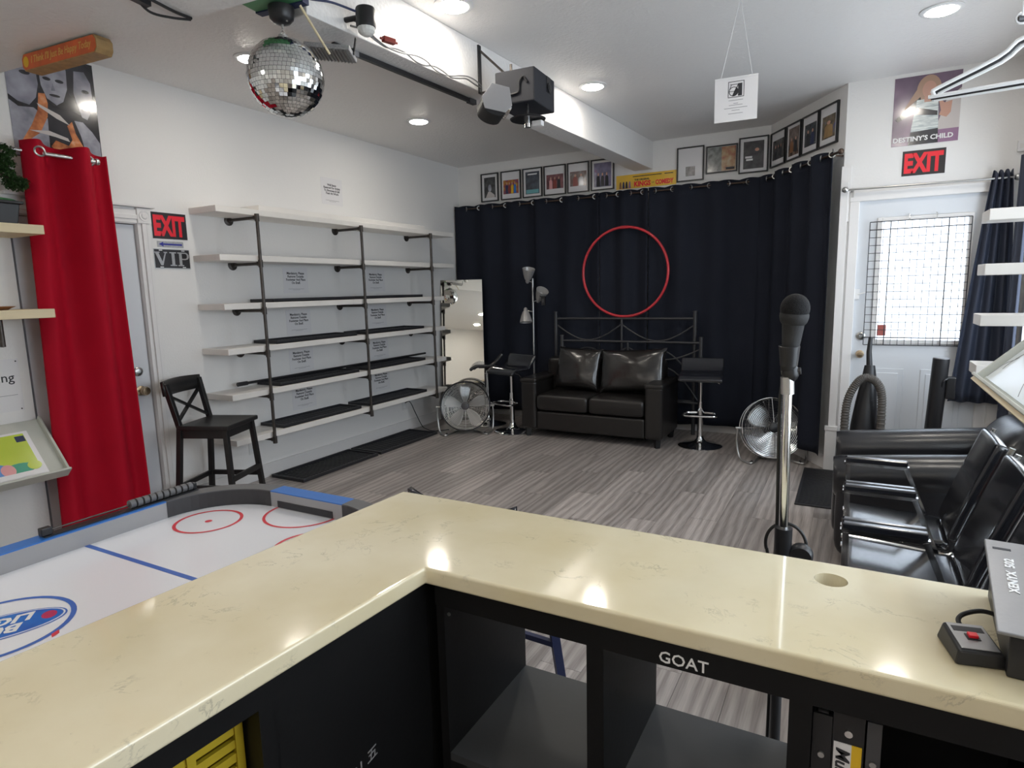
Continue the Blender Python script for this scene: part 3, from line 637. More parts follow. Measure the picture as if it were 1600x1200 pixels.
for y in (.14, -.145): MB().lathe([(.004, 0), (.004, .004)], 8, Matrix.Translation((.125, y, 0))).build('pin', 'ink', o)
# ---- tilted display trays (left wall and right wall)
def display_tray(name, lb, A, Dn, ya, yb, flip):
    # A: (x,z) at wall, Dn: (x,z) at lip
    ax, az = A; lx, lz = Dn; ux, uz = lx-ax, lz-az; Ln = math.hypot(ux, uz); ux /= Ln; uz /= Ln; nx_, nz_ = (-uz, ux) if flip else (uz, -ux)
    if nz_ < 0: nx_, nz_ = -nx_, -nz_
    R = Matrix(((ux, 0, nx_), (0, -1 if not flip else 1, 0), (uz, 0, nz_)))
    if R.determinant() < 0: R.col[1] = -R.col[1]
    o = thing(name, lb, 'display tray', (ax, (ya+yb)/2, az), 0, None, R); H = (yb-ya)/2
    MB().box(0, Ln, -H, H, -.012, 0).build('tray_bed', 'tray_grey', o)
    r = MB(); r.box(Ln, Ln+.014, -H-.014, H+.014, -.03, .045); r.build('front_lip', 'tray_grey', o, bevel=.003)
    for s in (-1, 1): MB().box(0, Ln, s*(H+.014) if s < 0 else H, -H if s < 0 else H+.014, -.02, .03).build('side_rim', 'tray_grey', o, bevel=.003)
    return o, Ln, H
tl, Ln, H = display_tray('display_tray', 'grey tilted display tray below the left shelves holding a leaflet', (-4.33, .83), (-4.06, .535), .8, 1.87, False)
sgn = 1 if (tl.matrix_basis.to_3x3() @ Vector((0, 1, 0))).y > 0 else -1
# leaflet lying in the tray
lf = thing('leaflet', 'lime green illustrated leaflet lying in the left display tray', 'leaflet', tl.matrix_basis @ Vector((.225, sgn*(H-.28), .0012)), 0, None, None)
R3 = tl.matrix_basis.to_3x3() @ (Matrix.Rotation(-PI/2 if sgn < 0 else PI/2, 3, 'Z'))
# local x -> along the wall to the right, local y -> up the slope
Rr = Matrix.Identity(3); yv = Vector((0, 1, 0)); upv = -(tl.matrix_basis.to_3x3() @ Vector((1, 0, 0))); nv = yv.cross(upv); Rr.col[0] = yv; Rr.col[1] = upv; Rr.col[2] = nv
lf.matrix_basis = Matrix.Translation(lf.matrix_basis.translation) @ Rr.to_4x4()
MB().box(-.20, .20, -.155, .155, 0, .002).build('sheet', 'paper', lf); MB().box(-.19, .175, -.105, .14, .002, .0025).build('green_print', 'lime', lf)
flat(lf, 'blue_hill', ell(-.06, -.08, .09, .05), 'skyblue', .0026); flat(lf, 'green_hill', ell(.08, -.09, .08, .035), 'teal', .0029); flat(lf, 'pink_house', ell(.02, -.09, .035, .04), 'pink', .0032)
flat(lf, 'yellow_hill', ell(-.11, -.1, .06, .035), 'yellow_card', .0034); flat(lf, 'bush', ell(.15, -.085, .035, .03), 'lime', .0034); flat(lf, 'lower_margin', rect(-.19, .175, -.15, -.118), 'paper', .0042)
o = flat(lf, 'badge', rect(.125, .172, .085, .125), 'navy', .0028)
mt, Ln2, H2 = display_tray('display_tray', 'tilted display tray with a white map on the right wall', (.94, 1.53), (.515, 1.10), 1.9, 3.39, True)
ms = MB().box(.012, Ln2-.012, -H2+.02, H2-.02, .001, .004).build('map_sheet', 'mapwhite', mt)
rd = MB(); rnd = random.Random(5)
for i in range(46):
    x = rnd.uniform(.03, Ln2-.08); y = rnd.uniform(-H2+.06, H2-.12); p = [(x, y, .0045)]
    a = rnd.uniform(0, 6.3)
    for k in range(6):
        a += rnd.uniform(-.7, .7); x = min(Ln2-.02, max(.02, x+.035*cos(a))); y = min(H2-.03, max(-H2+.03, y+.035*sin(a))); p.append((x, y, .0045))
    rd.tube(p, .0012, 4)
rd.build('map_lines', 'grey_ink', mt)
MB().box(Ln2+.014, Ln2+.03, -H2-.014, H2+.014, -.05, .03).build('wood_edge', 'pine', mt)
# wall outlets
for y, z, lb in ((3.40, .29, 'white wall outlet below the pipe shelving'), (5.42, .30, 'white wall outlet beside the left fan')):
    o = thing('wall_outlet', lb, 'outlet', (XL+.001, y, z), 0, None, F_LEFT); MB().box(-.036, .036, -.058, .058, 0, .006).build('plate', 'outlet', o, bevel=.002)
    for s in (-.025, .025): MB().lathe([(.016, .006), (.016, .008)], 16, Matrix.Translation((0, s, 0))).build('socket', 'white_plastic', o)
tag(MB().tube(smoothpts([(XL+.012, 5.42, .32), (XL+.06, 5.45, .33), (XL+.09, 5.5, .2), (XL+.1, 5.6, .03), (XL+.2, 5.55, .012), (-4.02, 5.5, .012), (-3.9, 5.62, .012)]), .005, 6).build('floor_cable', 'cable', smooth=True), 'black power cord from the outlet to the left fan', 'cord')
# ---- wooden bar stool with crossed back
st = thing('bar_stool', 'black wooden bar stool with crossed back beside the pipe shelving', 'stool', (-3.98, 2.83, 0), rad(111.7))
# local: seat faces -y(front), back at +y ; width x
hs = .65
def leg(p0, p1, w=.034): return MB().beam(p0, p1, w, w, (0, 1, 0))
for s in (-1, 1):
    leg((s*.20, -.205, 0), (s*.165, -.165, hs-.02)).build('leg', 'black_wood', st, bevel=.003)
    b = leg((s*.20, .225, 0), (s*.175, .165, hs)); b.add(*(lambda q: (q.v, q.f))(leg((s*.175, .165, hs-.01), (s*.185, .235, .95)))); b.build('leg', 'black_wood', st, bevel=.003)
    MB().beam((s*.193, -.195, .22), (s*.193, .21, .22), .02, .035).build('stretcher', 'black_wood', st, bevel=.002)
    MB().beam((s*.17, -.16, hs-.05), (s*.17, .16, hs-.05), .02, .06).build('apron', 'black_wood', st)
MB().beam((-.19, -.195, .28), (.19, -.195, .28), .02, .04).build('stretcher', 'black_wood', st, bevel=.002)
MB().beam((-.19, .21, .22), (.19, .21, .22), .02, .035).build('stretcher', 'black_wood', st, bevel=.002)
for y in (-.16, .16): MB().beam((-.16, y, hs-.05), (.16, y, hs-.05), .02, .06).build('apron', 'black_wood', st)
MB().box(-.20, .20, -.205, .175, hs-.02, hs+.012).build('seat', 'black_wood', st, bevel=.008)
MB().grid(lambda u, v: (-.205+.41*u, .232+.03*sin(PI*u)+.012*v, .87+.10*v+.008*sin(PI*u)*v), 16, 2).build('top_rail', 'black_wood', st, smooth=True, thick=.024)
MB().beam((-.165, .185, .68), (.175, .235, .87), .016, .022, (0, 1, 0)).build('cross_slat', 'black_wood', st); MB().beam((.165, .18, .68), (-.175, .228, .87), .016, .022, (0, 1, 0)).build('cross_slat', 'black_wood', st)

# ================================================================== BACK WALL
# ---- black grommet curtains
BC = 'black curtain panels on the back wall'
def curtain(name, lb, A, B, ztop, zbot, mt_, waves, amp, grp, parts_g=True, phase=0., nrm=None, gm='steel', tops=None, spread=0.):
    A = Vector(A); B = Vector(B); d = B-A; L = d.length; d.normalize(); n = Vector((d.y, -d.x, 0)) if nrm is None else Vector(nrm)
    t = thing(name, lb, 'curtain', tuple((A+B)/2 + Vector((0, 0, zbot))), 0, grp)
    rz = ztop-.035
    def fn(u, v):
        p = A + d*(L*(u + spread*(1-v)*(u-.5)))
        w = sin(2*PI*waves*u+phase)*amp*(.75+.25*v) + sin(2*PI*waves*.37*u+phase*2+v)*amp*.45*(1-v)
        z = zbot + (ztop-zbot)*v
        if v > .97: z += .012*abs(cos(2*PI*waves*u+phase))-.006
        if v < .02: z += .008*sin(9*u+phase)
        return p + n*w + Vector((0, 0, z))
    MB().grid(fn, max(24, int(waves*14)), 28).build('cloth', mt_, t, smooth=True, world=True, thick=.003)
    k = 0; u = (-phase/(2*PI)) % .5 / waves
    while u < 1 and parts_g:
        p = A + d*(L*u); s = 1 if k % 2 else -1
        yx = (n + d*s*.9).normalized(); T = Matrix.Translation((p.x+n.x*.004, p.y+n.y*.004, rz)) @ yx.to_track_quat('Z', 'Y').to_matrix().to_4x4()
        MB().ring((0, 0, 0), .022, .005, 24, 6, T).build('grommet', gm, t, smooth=True, world=True)
        k += 1; u += .5/waves
    return t
yc = 6.56
for i, (a, b) in enumerate(((-4.335, -3.25), (-3.245, -2.47), (-2.465, -1.93), (-1.925, -.835))):
    wv = max(2.0, round((b-a)/.33)) ; lb = ['black curtain panel behind the mirror, leftmost', 'black curtain panel behind the floor lamp', 'black curtain panel behind the left half of the red hoop', 'black curtain panel behind the right half of the hoop'][i]
    curtain('black_curtain', lb, (a, yc, 0), (b, yc, 0), 2.545, .09, 'black_cloth', wv, .030, BC, phase=.6*i+.3)
off = -Vector((.836, .548, 0))*.10
cA = dA+off+DU*.02; cB = dA+off+DU*1.235
curtain('black_curtain', 'black curtain panel on the diagonal wall behind the right fan', tuple(cA), tuple(cB), 2.545, .12, 'black_cloth', 4, .035, BC, phase=.2)
rod = thing('curtain_rod', 'dark bronze curtain rod carrying the black curtains', 'curtain rod', (-2.5, yc, 2.51))
e_ = tuple(cB+DU*.10); MB().tube([(-4.34, yc, 2.51), (-.90, yc, 2.51), (cA.x, cA.y, 2.51), (e_[0], e_[1], 2.51)], .009, 10).build('rod', 'bronze', rod, smooth=True, world=True)
MB().sell((e_[0], e_[1], 2.51), (.022, .022, .022), 1, 1, 12, 8).build('finial', 'bronze', rod, smooth=True, world=True)
for x in (-4.2, -2.45, -1.0): MB().box(x-.008, x+.008, yc, YB, 2.50, 2.512).box(x-.015, x+.015, YB-.006, YB, 2.47, 2.54).build('bracket', 'bronze', rod, world=True)
q = dA+DU*1.2; q2 = q+off*1.05
MB().beam((q.x, q.y, 2.505), (q2.x, q2.y, 2.505), .014, .012).build('bracket', 'bronze', rod, world=True)
# ---- framed pictures
def picture(loc, F, w, h, lb, prn, inset=(.75, .8, 0, 0), extra=None, matm='paper', fw=.012):
    o = thing('framed_picture', lb, 'picture', loc, 0, 'framed pictures above the black curtain', F)
    f = MB(); f.box(-w/2, -w/2+fw, -h/2, h/2, 0, .02).box(w/2-fw, w/2, -h/2, h/2, 0, .02).box(-w/2+fw, w/2-fw, h/2-fw, h/2, 0, .02).box(-w/2+fw, w/2-fw, -h/2, -h/2+fw, 0, .02)
    f.build('frame', 'black_wood', o); iw = w/2-fw; ih = h/2-fw
    MB().box(-iw, iw, -ih, ih, 0, .008).build('mat_board', matm, o)
    a, b, cx, cy = inset; cx *= iw; cy *= ih
    MB().box(cx-iw*a, cx+iw*a, cy-ih*b, cy+ih*b, .008, .009).build('print', prn, o)
    if extra: extra(o, iw, ih)
    return o
def pr(n, st, sc=18, **k): return ramp_mat('print_%d' % n, st, sc, .25, .35, **k)
zc = 2.752; xs = [(-4.02, -3.782), (-3.746, -3.481), (-3.456, -3.205), (-3.184, -2.911), (-2.891, -2.634), (-2.61, -2.345)]
def ex_portrait(o, iw, ih):
    flat(o, 'figure', ell(iw*.0, -ih*.05, iw*.22, ih*.28), 'grey_face2', .0092); flat(o, 'figure_shoulders', [(-iw*.55, -ih*.78), (-iw*.2, -ih*.3), (iw*.15, -ih*.35), (iw*.62, -ih*.6), (iw*.62, -ih*.78)], 'pale_print', .0091)
def ex_people(cols, cy=-.1, s=.5):
    def f(o, iw, ih):
        n = len(cols)
        for i, c in enumerate(cols):
            x = iw*(-.6+1.2*(i+.5)/n); b = ih*(cy-s); t = ih*(cy+s*.35); w = iw*.5/n
            flat(o, 'figure', [(x-w, b), (x+w, b), (x+w*.9, t-ih*.1), (x+w*.35, t), (x-w*.35, t), (x-w*.9, t-ih*.1)], c, .0092+.0002*i); flat(o, 'figure_head', ell(x, t+ih*s*.17, w*.42, ih*s*.2, 14), 'skin', .0094+.0002*i)
    return f
def ex_caption(o, iw, ih):
    flat(o, 'title', [(-iw*.55, ih*.58), (iw*.5, ih*.58), (iw*.55, ih*.68), (-iw*.5, ih*.68)], 'white_plastic', .0093); flat(o, 'stage_glow', rect(-iw*.7, iw*.7, -ih*.78, -ih*.5), mat('print_aqua', (.12, .38, .42), .3, coat=.3), .0093)
pv = [('black framed black-and-white portrait, leftmost picture above the curtain', pr(1, [(.3, (.02, .02, .02)), (.7, (.10, .10, .10))]), (.72, .78, 0, 0), ex_portrait),
      ('black framed bright blue and orange print, second picture from the left', pr(2, [(.3, (.03, .04, .25)), (.5, (.35, .08, .03)), (.7, (.5, .32, .05))], 22), (.84, .52, 0, -.12), ex_people(['navy', 'amber', 'yellow_card', 'logo_blue'], -.12)),
      ('black framed dark blue stage print, third picture from the left', pr(3, [(.3, (.03, .035, .05)), (.7, (.08, .10, .13))]), (.78, .82, 0, 0), ex_caption),
      ('black framed dark red group photo, fourth picture from the left', pr(4, [(.3, (.08, .02, .025)), (.7, (.28, .10, .11))]), (.84, .52, 0, -.1), ex_people(['pink', 'amber', 'ink'], -.12)),
      ('black framed rusty brown photo, fifth picture from the left', pr(5, [(.3, (.10, .03, .02)), (.55, (.18, .12, .11)), (.75, (.33, .33, .35))]), (.84, .52, 0, -.08), ex_people(['amber', 'grey_face2'], -.1)),
      ('black framed violet and grey print just left of the ceiling beam', pr(6, [(.3, (.10, .10, .16)), (.6, (.22, .20, .33)), (.75, (.35, .12, .2))], 12), (.82, .84, 0, 0), ex_people(['ink', 'dark_grey', 'ink'], -.25, .55))]
for (a, b), (lb, p, ins, ex) in zip(xs, pv): picture(((a+b)/2, YB-.001, zc), F_BACK, b-a, .325, lb, p, ins, ex)
picture((-1.535, YB-.001, 2.757), F_BACK, .27, .335, 'black framed small photo on a large white mat, just right of the beam', pr(7, [(.3, (.10, .09, .09)), (.7, (.35, .33, .33))], 40), (.38, .3, 0, -.45))
def ex_two(o, iw, ih):
    flat(o, 'right_photo', rect(0, iw*.96, -ih*.96, ih*.96), pr(81, [(.3, (.28, .05, .04)), (.55, (.45, .28, .14)), (.75, (.55, .45, .3))], 20), .0092); flat(o, 'caption_bar', rect(iw*.3, iw*.9, -ih*.9, -ih*.7), 'ink', .0102)
picture((-1.23, YB-.001, 2.772), F_BACK, .30, .262, 'black framed red and grey landscape print, middle of the three right of the beam', pr(8, [(.3, (.05, .055, .05)), (.7, (.30, .32, .30))], 25), (.97, .97, 0, 0), ex_two)
def ex_txt(o, iw, ih):
    flat(o, 'title', rect(-iw*.62, -iw*.1, -ih*.18, -ih*.06), 'white_plastic', .0093); flat(o, 'title', rect(-iw*.55, -iw*.05, -ih*.33, -ih*.22), 'white_plastic', .0093); flat(o, 'singer', ell(iw*.25, ih*.3, iw*.16, ih*.1), 'skin', .0093)
picture((-.932, YB-.001, 2.776), F_BACK, .27, .335, 'black framed dark print with white lettering in the corner of the room', pr(9, [(.3, (.03, .03, .033)), (.75, (.10, .095, .10))]), (.76, .82, 0, 0), ex_txt)
for i, (a, b) in enumerate(((.03, .305), (.322, .575), (.592, .852), (.862, 1.126))):
    lb = ['black framed dark group photo, farthest of the four on the diagonal wall', 'black framed brown-toned photo, second of the four on the diagonal wall', 'black framed black photo with white border, third on the diagonal wall', 'black framed photo of a figure with blue tint, nearest on the diagonal wall'][i]
    p = dA + DU*((a+b)/2); st = [[(.3, (.03, .03, .03)), (.7, (.15, .14, .13))], [(.3, (.05, .03, .025)), (.7, (.28, .20, .16))], [(.3, (.015, .015, .018)), (.7, (.06, .07, .08))], [(.3, (.06, .05, .04)), (.6, (.22, .17, .11)), (.75, (.12, .14, .32))]][i]
    picture((p.x, p.y, 2.782), F_DIAG, b-a, .315, lb, pr(20+i, st), [(.84, .6, 0, -.05), (.76, .82, 0, 0), (.76, .62, 0, -.05), (.76, .6, 0, -.08)][i], ex_people([['ink', 'dark_grey', 'ink'], ['wood_brown', 'ink'], ['ink', 'navy'], ['sign_wood']][i], -.12, .5))
o = thing('comedy_banner', 'yellow comedy film banner above the curtain under the beam', 'banner', (-2.0, YB-.001, 2.648), 0, None, F_BACK)
MB().box(-.323, .323, -.072, .072, 0, .002).build('sheet', 'banner', o)
text(o, 'KINGS', .062, (-.035, -.03, .0025), 'red', bold=.003, fit=(.18, .055)); text(o, 'COMEDY', .062, (.20, -.03, .0025), 'red', bold=.003, fit=(.19, .05)); text(o, 'OF', .02, (.078, -.03, .0025), 'ink')
text(o, 'THE ORIGINAL', .024, (-.04, .012, .0025), 'ink', bold=.001); MB().box(-.14, .17, .044, .052, .002, .0026).box(.20, .29, .044, .052, .002, .0026).build('fine_print', 'ink', o)
for i in range(4): flat(o, 'comedian', [(-.29+i*.034, -.066), (-.262+i*.034, -.066), (-.266+i*.034, -.012), (-.27+i*.034, .004), (-.28+i*.034, .004), (-.286+i*.034, -.012)], ['wood_brown', 'navy', 'ink', 'violet_print'][i], .002)
# ---- hula hoop
hp_ = thing('hula_hoop', 'large red hula hoop hung on the black curtain', 'hoop', (-2.165, yc-.075, 1.695))
MB().ring((0, 0, 0), .468, .014, 96, 12, Matrix.Rotation(PI/2, 4, 'X')).build('hoop_tube', 'hoop', hp_, smooth=True)
MB().cyl((-.04, 0, .466), (.04, 0, .466), .0165, 12).build('joint_sleeve', 'hoop', hp_, smooth=True)
# ---- iron bed headboards stored behind the sofa
def bed_frame(name, lb, x0, x1, y, z1, zr, swag, up):
    t = thing(name, lb, 'headboard', ((x0+x1)/2, y, 0)); xm = (x0+x1)/2
    for x in (x0, x1): MB().cyl((x, y, 0), (x, y, z1), .02, 14).cyl((x, y, z1), (x, y, z1+.012), .024, 14).build('post', 'iron', t, smooth=True, world=True)
    MB().cyl((x0, y, zr), (x1, y, zr), .0125, 12).build('top_rail', 'iron', t, smooth=True, world=True)
    MB().cyl((x0, y, .35), (x1, y, .35), .0125, 12).build('bottom_rail', 'iron', t, smooth=True, world=True)
    MB().cyl((xm, y, zr), (xm, y, .35), .0125, 12).build('centre_bar', 'iron', t, smooth=True, world=True)
    for a, b in ((x0, xm), (xm, x1)):
        MB().tube([(a+(b-a)*i/20, y, zr-.06-swag*sin(PI*i/20)) for i in range(21)], .008, 8).build('swag_bar', 'iron', t, smooth=True, world=True)
        MB().tube([(a+(b-a)*i/20, y, zr-.62+up*sin(PI*i/20)) for i in range(21)], .008, 8).build('arch_bar', 'iron', t, smooth=True, world=True)
bed_frame('iron_headboard', 'tall dark iron headboard with swag bars behind the leather sofa', -2.96, -1.41, 6.46, 1.27, 1.205, .175, .3)
bed_frame('iron_footboard', 'lower dark iron bed end in front of the tall headboard', -2.85, -1.33, 6.38, 1.015, .965, .12, .36)
# ---- sofa
SF = thing('leather_sofa', 'dark brown leather two-seat sofa against the black curtain', 'sofa', (-2.285, 5.72, 0))
x0, x1, y0, y1 = -3.04, -1.535, 5.72, 6.33
for a, b in ((x0, x0+.175), (x1-.175, x1)):
    MB().box(a, b, y0, y1, .085, .60).build('arm', 'leather', SF, bevel=.03, seg=4, world=True)
    MB().box(a-.006, b+.006, y0-.008, y1, .575, .625).build('arm_pad', 'leather', SF, bevel=.02, seg=4, world=True)
MB().box(x0+.175, x1-.175, y0+.01, y1, .085, .28).build('base', 'leather', SF, bevel=.02, world=True)
MB().box(x0+.1, x1-.1, y1-.17, y1, .085, .80).build('back', 'leather', SF, bevel=.05, seg=4, world=True)
mx = (x0+x1)/2
for a, b in ((x0+.178, mx-.003), (mx+.003, x1-.178)):
    s_ = MB().sell(((a+b)/2, (y0+y1-.13)/2, .375), ((b-a)/2, (y1-y0-.11)/2, .095), .12, .35, 40, 20).build('seat_cushion', 'leather', SF, smooth=True, world=True)
    w2 = (b-a)/2
for (a, b, tz, rz_) in ((x0+.255, mx+.01, .70, .04), (mx+.005, x1-.06, .70, -.05)):
    c = MB(); w2 = (b-a)/2; h2 = .225
    def pf(sd):
        def f(u, v):
            p = 2*u-1; q_ = 2*v-1; t = ((1-abs(p)**2.4)*(1-abs(q_)**2.4))
            t = max(0, t)**.45
            k = 1-.05*(1-abs(p)**3)*(abs(q_)**4); k2 = 1-.05*(1-abs(q_)**3)*(abs(p)**4)
            wr = .004*sin(5*p+2.2*q_+abs(q_)*2)+.003*sin(7*q_*q_-4*p+1)
            return (w2*p*k2, sd*(.085*t + wr*t), h2*q_*k)
        return f
    c.grid(pf(1), 28, 20).grid(pf(-1), 28, 20)
    T = Matrix.Translation(((a+b)/2, 6.075, tz)) @ Matrix.Rotation(rad(-16), 4, 'X') @ Matrix.Rotation(rz_, 4, 'Y')
    c.v = [tuple(T @ Vector(p)) for p in c.v]; c.build('back_cushion', 'leather_pillow', SF, smooth=True, world=True, ang=80)
for x, y in ((x0+.06, y0+.05), (x1-.06, y0+.05), (x0+.06, y1-.06), (x1-.06, y1-.06)): MB().cyl((x, y, .09), (x, y, 0), .04, 4, .028).build('foot', 'black_wood', SF, world=True)
# ---- adjustable bar stools
def bar_stool(loc, rz, zs, lb):
    t = thing('swivel_stool', lb, 'bar stool', loc, rz, 'chrome swivel bar stools'); z0 = zs
    MB().lathe([(.205, 0), (.207, .008), (.19, .016), (.10, .032), (.055, .05), (.036, .075), (.031, .10)], 40).build('base', 'chrome', t, smooth=True)
    MB().cyl((0, 0, .08), (0, 0, zs*.62), .026, 20).build('column', 'chrome', t, smooth=True); MB().cyl((0, 0, zs*.6), (0, 0, zs-.03), .018, 16).build('gas_lift', 'chrome', t, smooth=True)
    f = MB(); pts = [(-.035, 0, .33), (-.13, -.03, .33), (-.15, -.12, .33), (-.12, -.19, .33), (.12, -.19, .33), (.15, -.12, .33), (.13, -.03, .33), (.035, 0, .33)]
    f.tube(smoothpts(pts, 5), .01, 8).cyl((0, 0, .30), (0, 0, .36), .032, 16); f.build('footrest', 'chrome', t, smooth=True)
    def seat(u, v):
        p = 2*u-1; yy = -.185+.37*v; z = .012*math.cos(PI*v) - .03*(1-abs(2*v-1.15))*.4
        z = .135*max(0, (v-.62)/.38)**1.5 - .045*max(0, (.22-v)/.22)**1.5
        return (p*.20, yy, zs+z)
    MB().grid(seat, 10, 22).build('seat', 'vinyl', t, smooth=True, thick=.035, bevel=.012)
    MB().box(-.09, .09, -.09, .09, zs-.035, zs-.018).cyl((0, 0, zs-.07), (0, 0, zs-.02), .03, 16).build('seat_plate', 'black_plastic', t)
    MB().tube([(.02, 0, zs-.05), (.12, -.01, zs-.055), (.17, -.015, zs-.085)], .005, 8).build('lever', 'chrome', t, smooth=True)
    return t
bar_stool((-3.22, 5.86, 0), rad(-18), .70, 'chrome and black swivel bar stool between the left fan and the sofa')
bar_stool((-3.67, 6.10, 0), rad(-62), .70, 'chrome and black swivel bar stool standing behind the left fan')
bar_stool((-1.245, 6.02, 0), rad(8), .70, 'chrome and black swivel bar stool right of the leather sofa')
# ---- three-head floor lamp
lm = thing('floor_lamp', 'grey floor lamp with three cone shades against the black curtain', 'lamp', (-3.215, 6.40, 0)); LX, LY = -3.215, 6.40
MB().lathe([(.13, 0), (.13, .012), (.10, .02), (.015, .03)], 28).build('base', 'dark_grey', lm, smooth=True)
MB().cyl((LX, LY, .02), (LX, LY, 1.66), .0105, 12).build('pole', 'steel', lm, smooth=True, world=True)
def shade(c, d, s=1.):
    T = Matrix.Translation(c) @ Vector(d).to_track_quat('Z', 'Y').to_matrix().to_4x4()
    o = MB().lathe([(.012, -.10), (.022, -.085), (.024, -.06), (.034, -.055), (.055, 0), (.072, .07), (.069, .07), (.05, 0), (.02, -.05)], 26, T, cap=False).build('lamp_shade', 'lamp_head', lm, smooth=True, world=True)
    MB().sell((0, 0, 0), (.025, .025, .035), 1, 1, 12, 8, T).build('bulb', 'white_plastic', o, smooth=True, world=True)
    c = Vector(c); d = Vector(d).normalized(); MB().cyl(tuple(c-d*.07), (LX, LY, c.z-d.z*.07-.02), .006, 8).build('arm', 'steel', lm, smooth=True, world=True)
shade((LX-.03, LY-.05, 1.70), (.25, -.25, .9)); shade((LX+.12, LY-.05, 1.47), (.5, -.3, .7)); shade((LX-.07, LY-.05, 1.235), (.12, -.2, -.95))
sw = thing('switch_box', 'small black box clipped to the middle lamp shade', 'switch', (LX+.20, LY-.14, 1.36)); MB().box(-.022, .022, -.012, .012, 0, .10).build('case', 'black_plastic', sw, bevel=.004); MB().box(-.010, .010, -.014, -.012, .03, .07).build('label_plate', 'dark_grey', sw); MB().cyl((-.02, .0, .09), (-.09, .05, .115), .004, 6).build('clip', 'black_plastic', sw)
# ---- leaning mirror
mr = thing('leaning_mirror', 'tall frameless mirror leaning against the wall behind the left fan', 'mirror', (-4.02, 6.13, .008), 0)
Tm = Matrix.Translation((-4.035, 6.16, .008)) @ Matrix.Rotation(rad(30), 4, 'Z') @ Matrix.Rotation(rad(-6.5), 4, 'X')
MB().box(-.245, .245, .0, .006, 0, 1.67, Tm).build('mirror_glass', 'mirror', mr, world=True); MB().box(-.247, .247, .0062, .022, 0, 1.672, Tm).build('backing', 'white_board', mr, world=True)
# ---- floor fans
def fan(loc, rz, R_, tilt, nb, rim, grille, lb, hubm, zc):
    t = thing('floor_fan', lb, 'fan', loc, rz, None); T = Matrix.Translation((0, 0, zc)) @ Matrix.Rotation(PI/2+tilt, 4, 'X')   # local z -> -y (front)
    MB().ring((0, 0, .03), R_, .007, 64, 8, T).ring((0, 0, -.06), R_, .006, 64, 8, T).build('rim', rim, t, smooth=True)
    if rim != 'chrome': MB().lathe([(R_-.006, -.06), (R_+.006, -.06), (R_+.006, .03), (R_-.006, .03)], 64, T, cap=False).build('drum', rim, t, smooth=True)
    g = MB(); n = 15
    for i in range(n):
        r = .05+(R_-.05)*i/n; g.ring((0, 0, .03+.028*(1-(r/R_)**2)), r, .0024, 48, 5, T)
    for i in range(20):
        a = 2*PI*i/20; g.tube([T @ Vector((r*cos(a), r*sin(a), .03+.028*(1-(r/R_)**2)+.001)) for r in (.045, R_*.5, R_)], .0016 if i % 5 else .003, 5)
    g.build('front_grille', grille, t, smooth=True)
    g = MB()
    for i in range(8):
        r = .05+(R_-.05)*i/8; g.ring((0, 0, -.06-.03*(1-(r/R_)**2)), r, .0013, 48, 5, T)
    for i in range(12):
        a = 2*PI*i/12; g.tube([T @ Vector((r*cos(a), r*sin(a), -.06-.03*(1-(r/R_)**2))) for r in (.0, R_*.5, R_)], .0018, 5)
    g.build('rear_grille', grille, t, smooth=True)
    h = MB().lathe([(.001, .066), (.03, .066), (.042, .06), (.045, .05)], 24, T).build('hub', hubm, t, smooth=True)
    MB().lathe([(.05, -.11), (.06, -.10), (.06, -.06), (.05, -.05)], 20, T).cyl(T @ Vector((0, 0, -.06)), T @ Vector((0, 0, .04)), .012, 10).build('motor', 'dark_grey', t, smooth=True)
    for b in range(nb):
        a0 = 2*PI*b/nb + .3; wd = .68*2*PI/nb if nb < 4 else .62*2*PI/nb
        def bl(u, v):
            r = .04+(R_*.88-.04)*v; a = a0 + (u-.5)*wd*(.55+.45*sin(PI*min(1, v*.9+.1))); return T @ Vector((r*cos(a), r*sin(a), -.01+.045*(u-.5)))
        MB().grid(bl, 8, 8).build('blade', 'fan_blade', t, smooth=True, thick=.002)
    s = MB(); w = R_+.03; pts = [(-w, 0, zc), (-w-.005, 0, zc-.12), (-w+.01, -.04, .035), (-w+.05, -.13, .012), (-w+.10, -.15, .012), (-.05, .10, .012), (.05, .10, .012), (w-.10, -.15, .012), (w-.05, -.13, .012), (w-.01, -.04, .035), (w+.005, 0, zc-.12), (w, 0, zc)]
    s.tube(smoothpts(pts, 5), .0105, 10).cyl((-w-.02, 0, zc), (-R_, 0, zc), .012, 10).cyl((w+.02, 0, zc), (R_, 0, zc), .012, 10); s.build('stand', 'steel', t, smooth=True)
    for sx_ in (-1, 1): MB().cyl((sx_*(w-.07), -.14, 0), (sx_*(w-.10), -.15, .022), .015, 8).build('rubber_foot', 'rubber', t)
    return t
fan((-3.68, 5.63, 0), rad(32), .268, rad(-14), 5, 'black_plastic', 'steel', 'black rimmed floor fan with five pale blades in front of the mirror', 'dark_grey', .292)
fan((-.578, 5.78, 0), rad(22), .262, rad(-16), 3, 'chrome', 'chrome', 'chrome three-blade floor fan before the diagonal wall', 'black_plastic', .285)

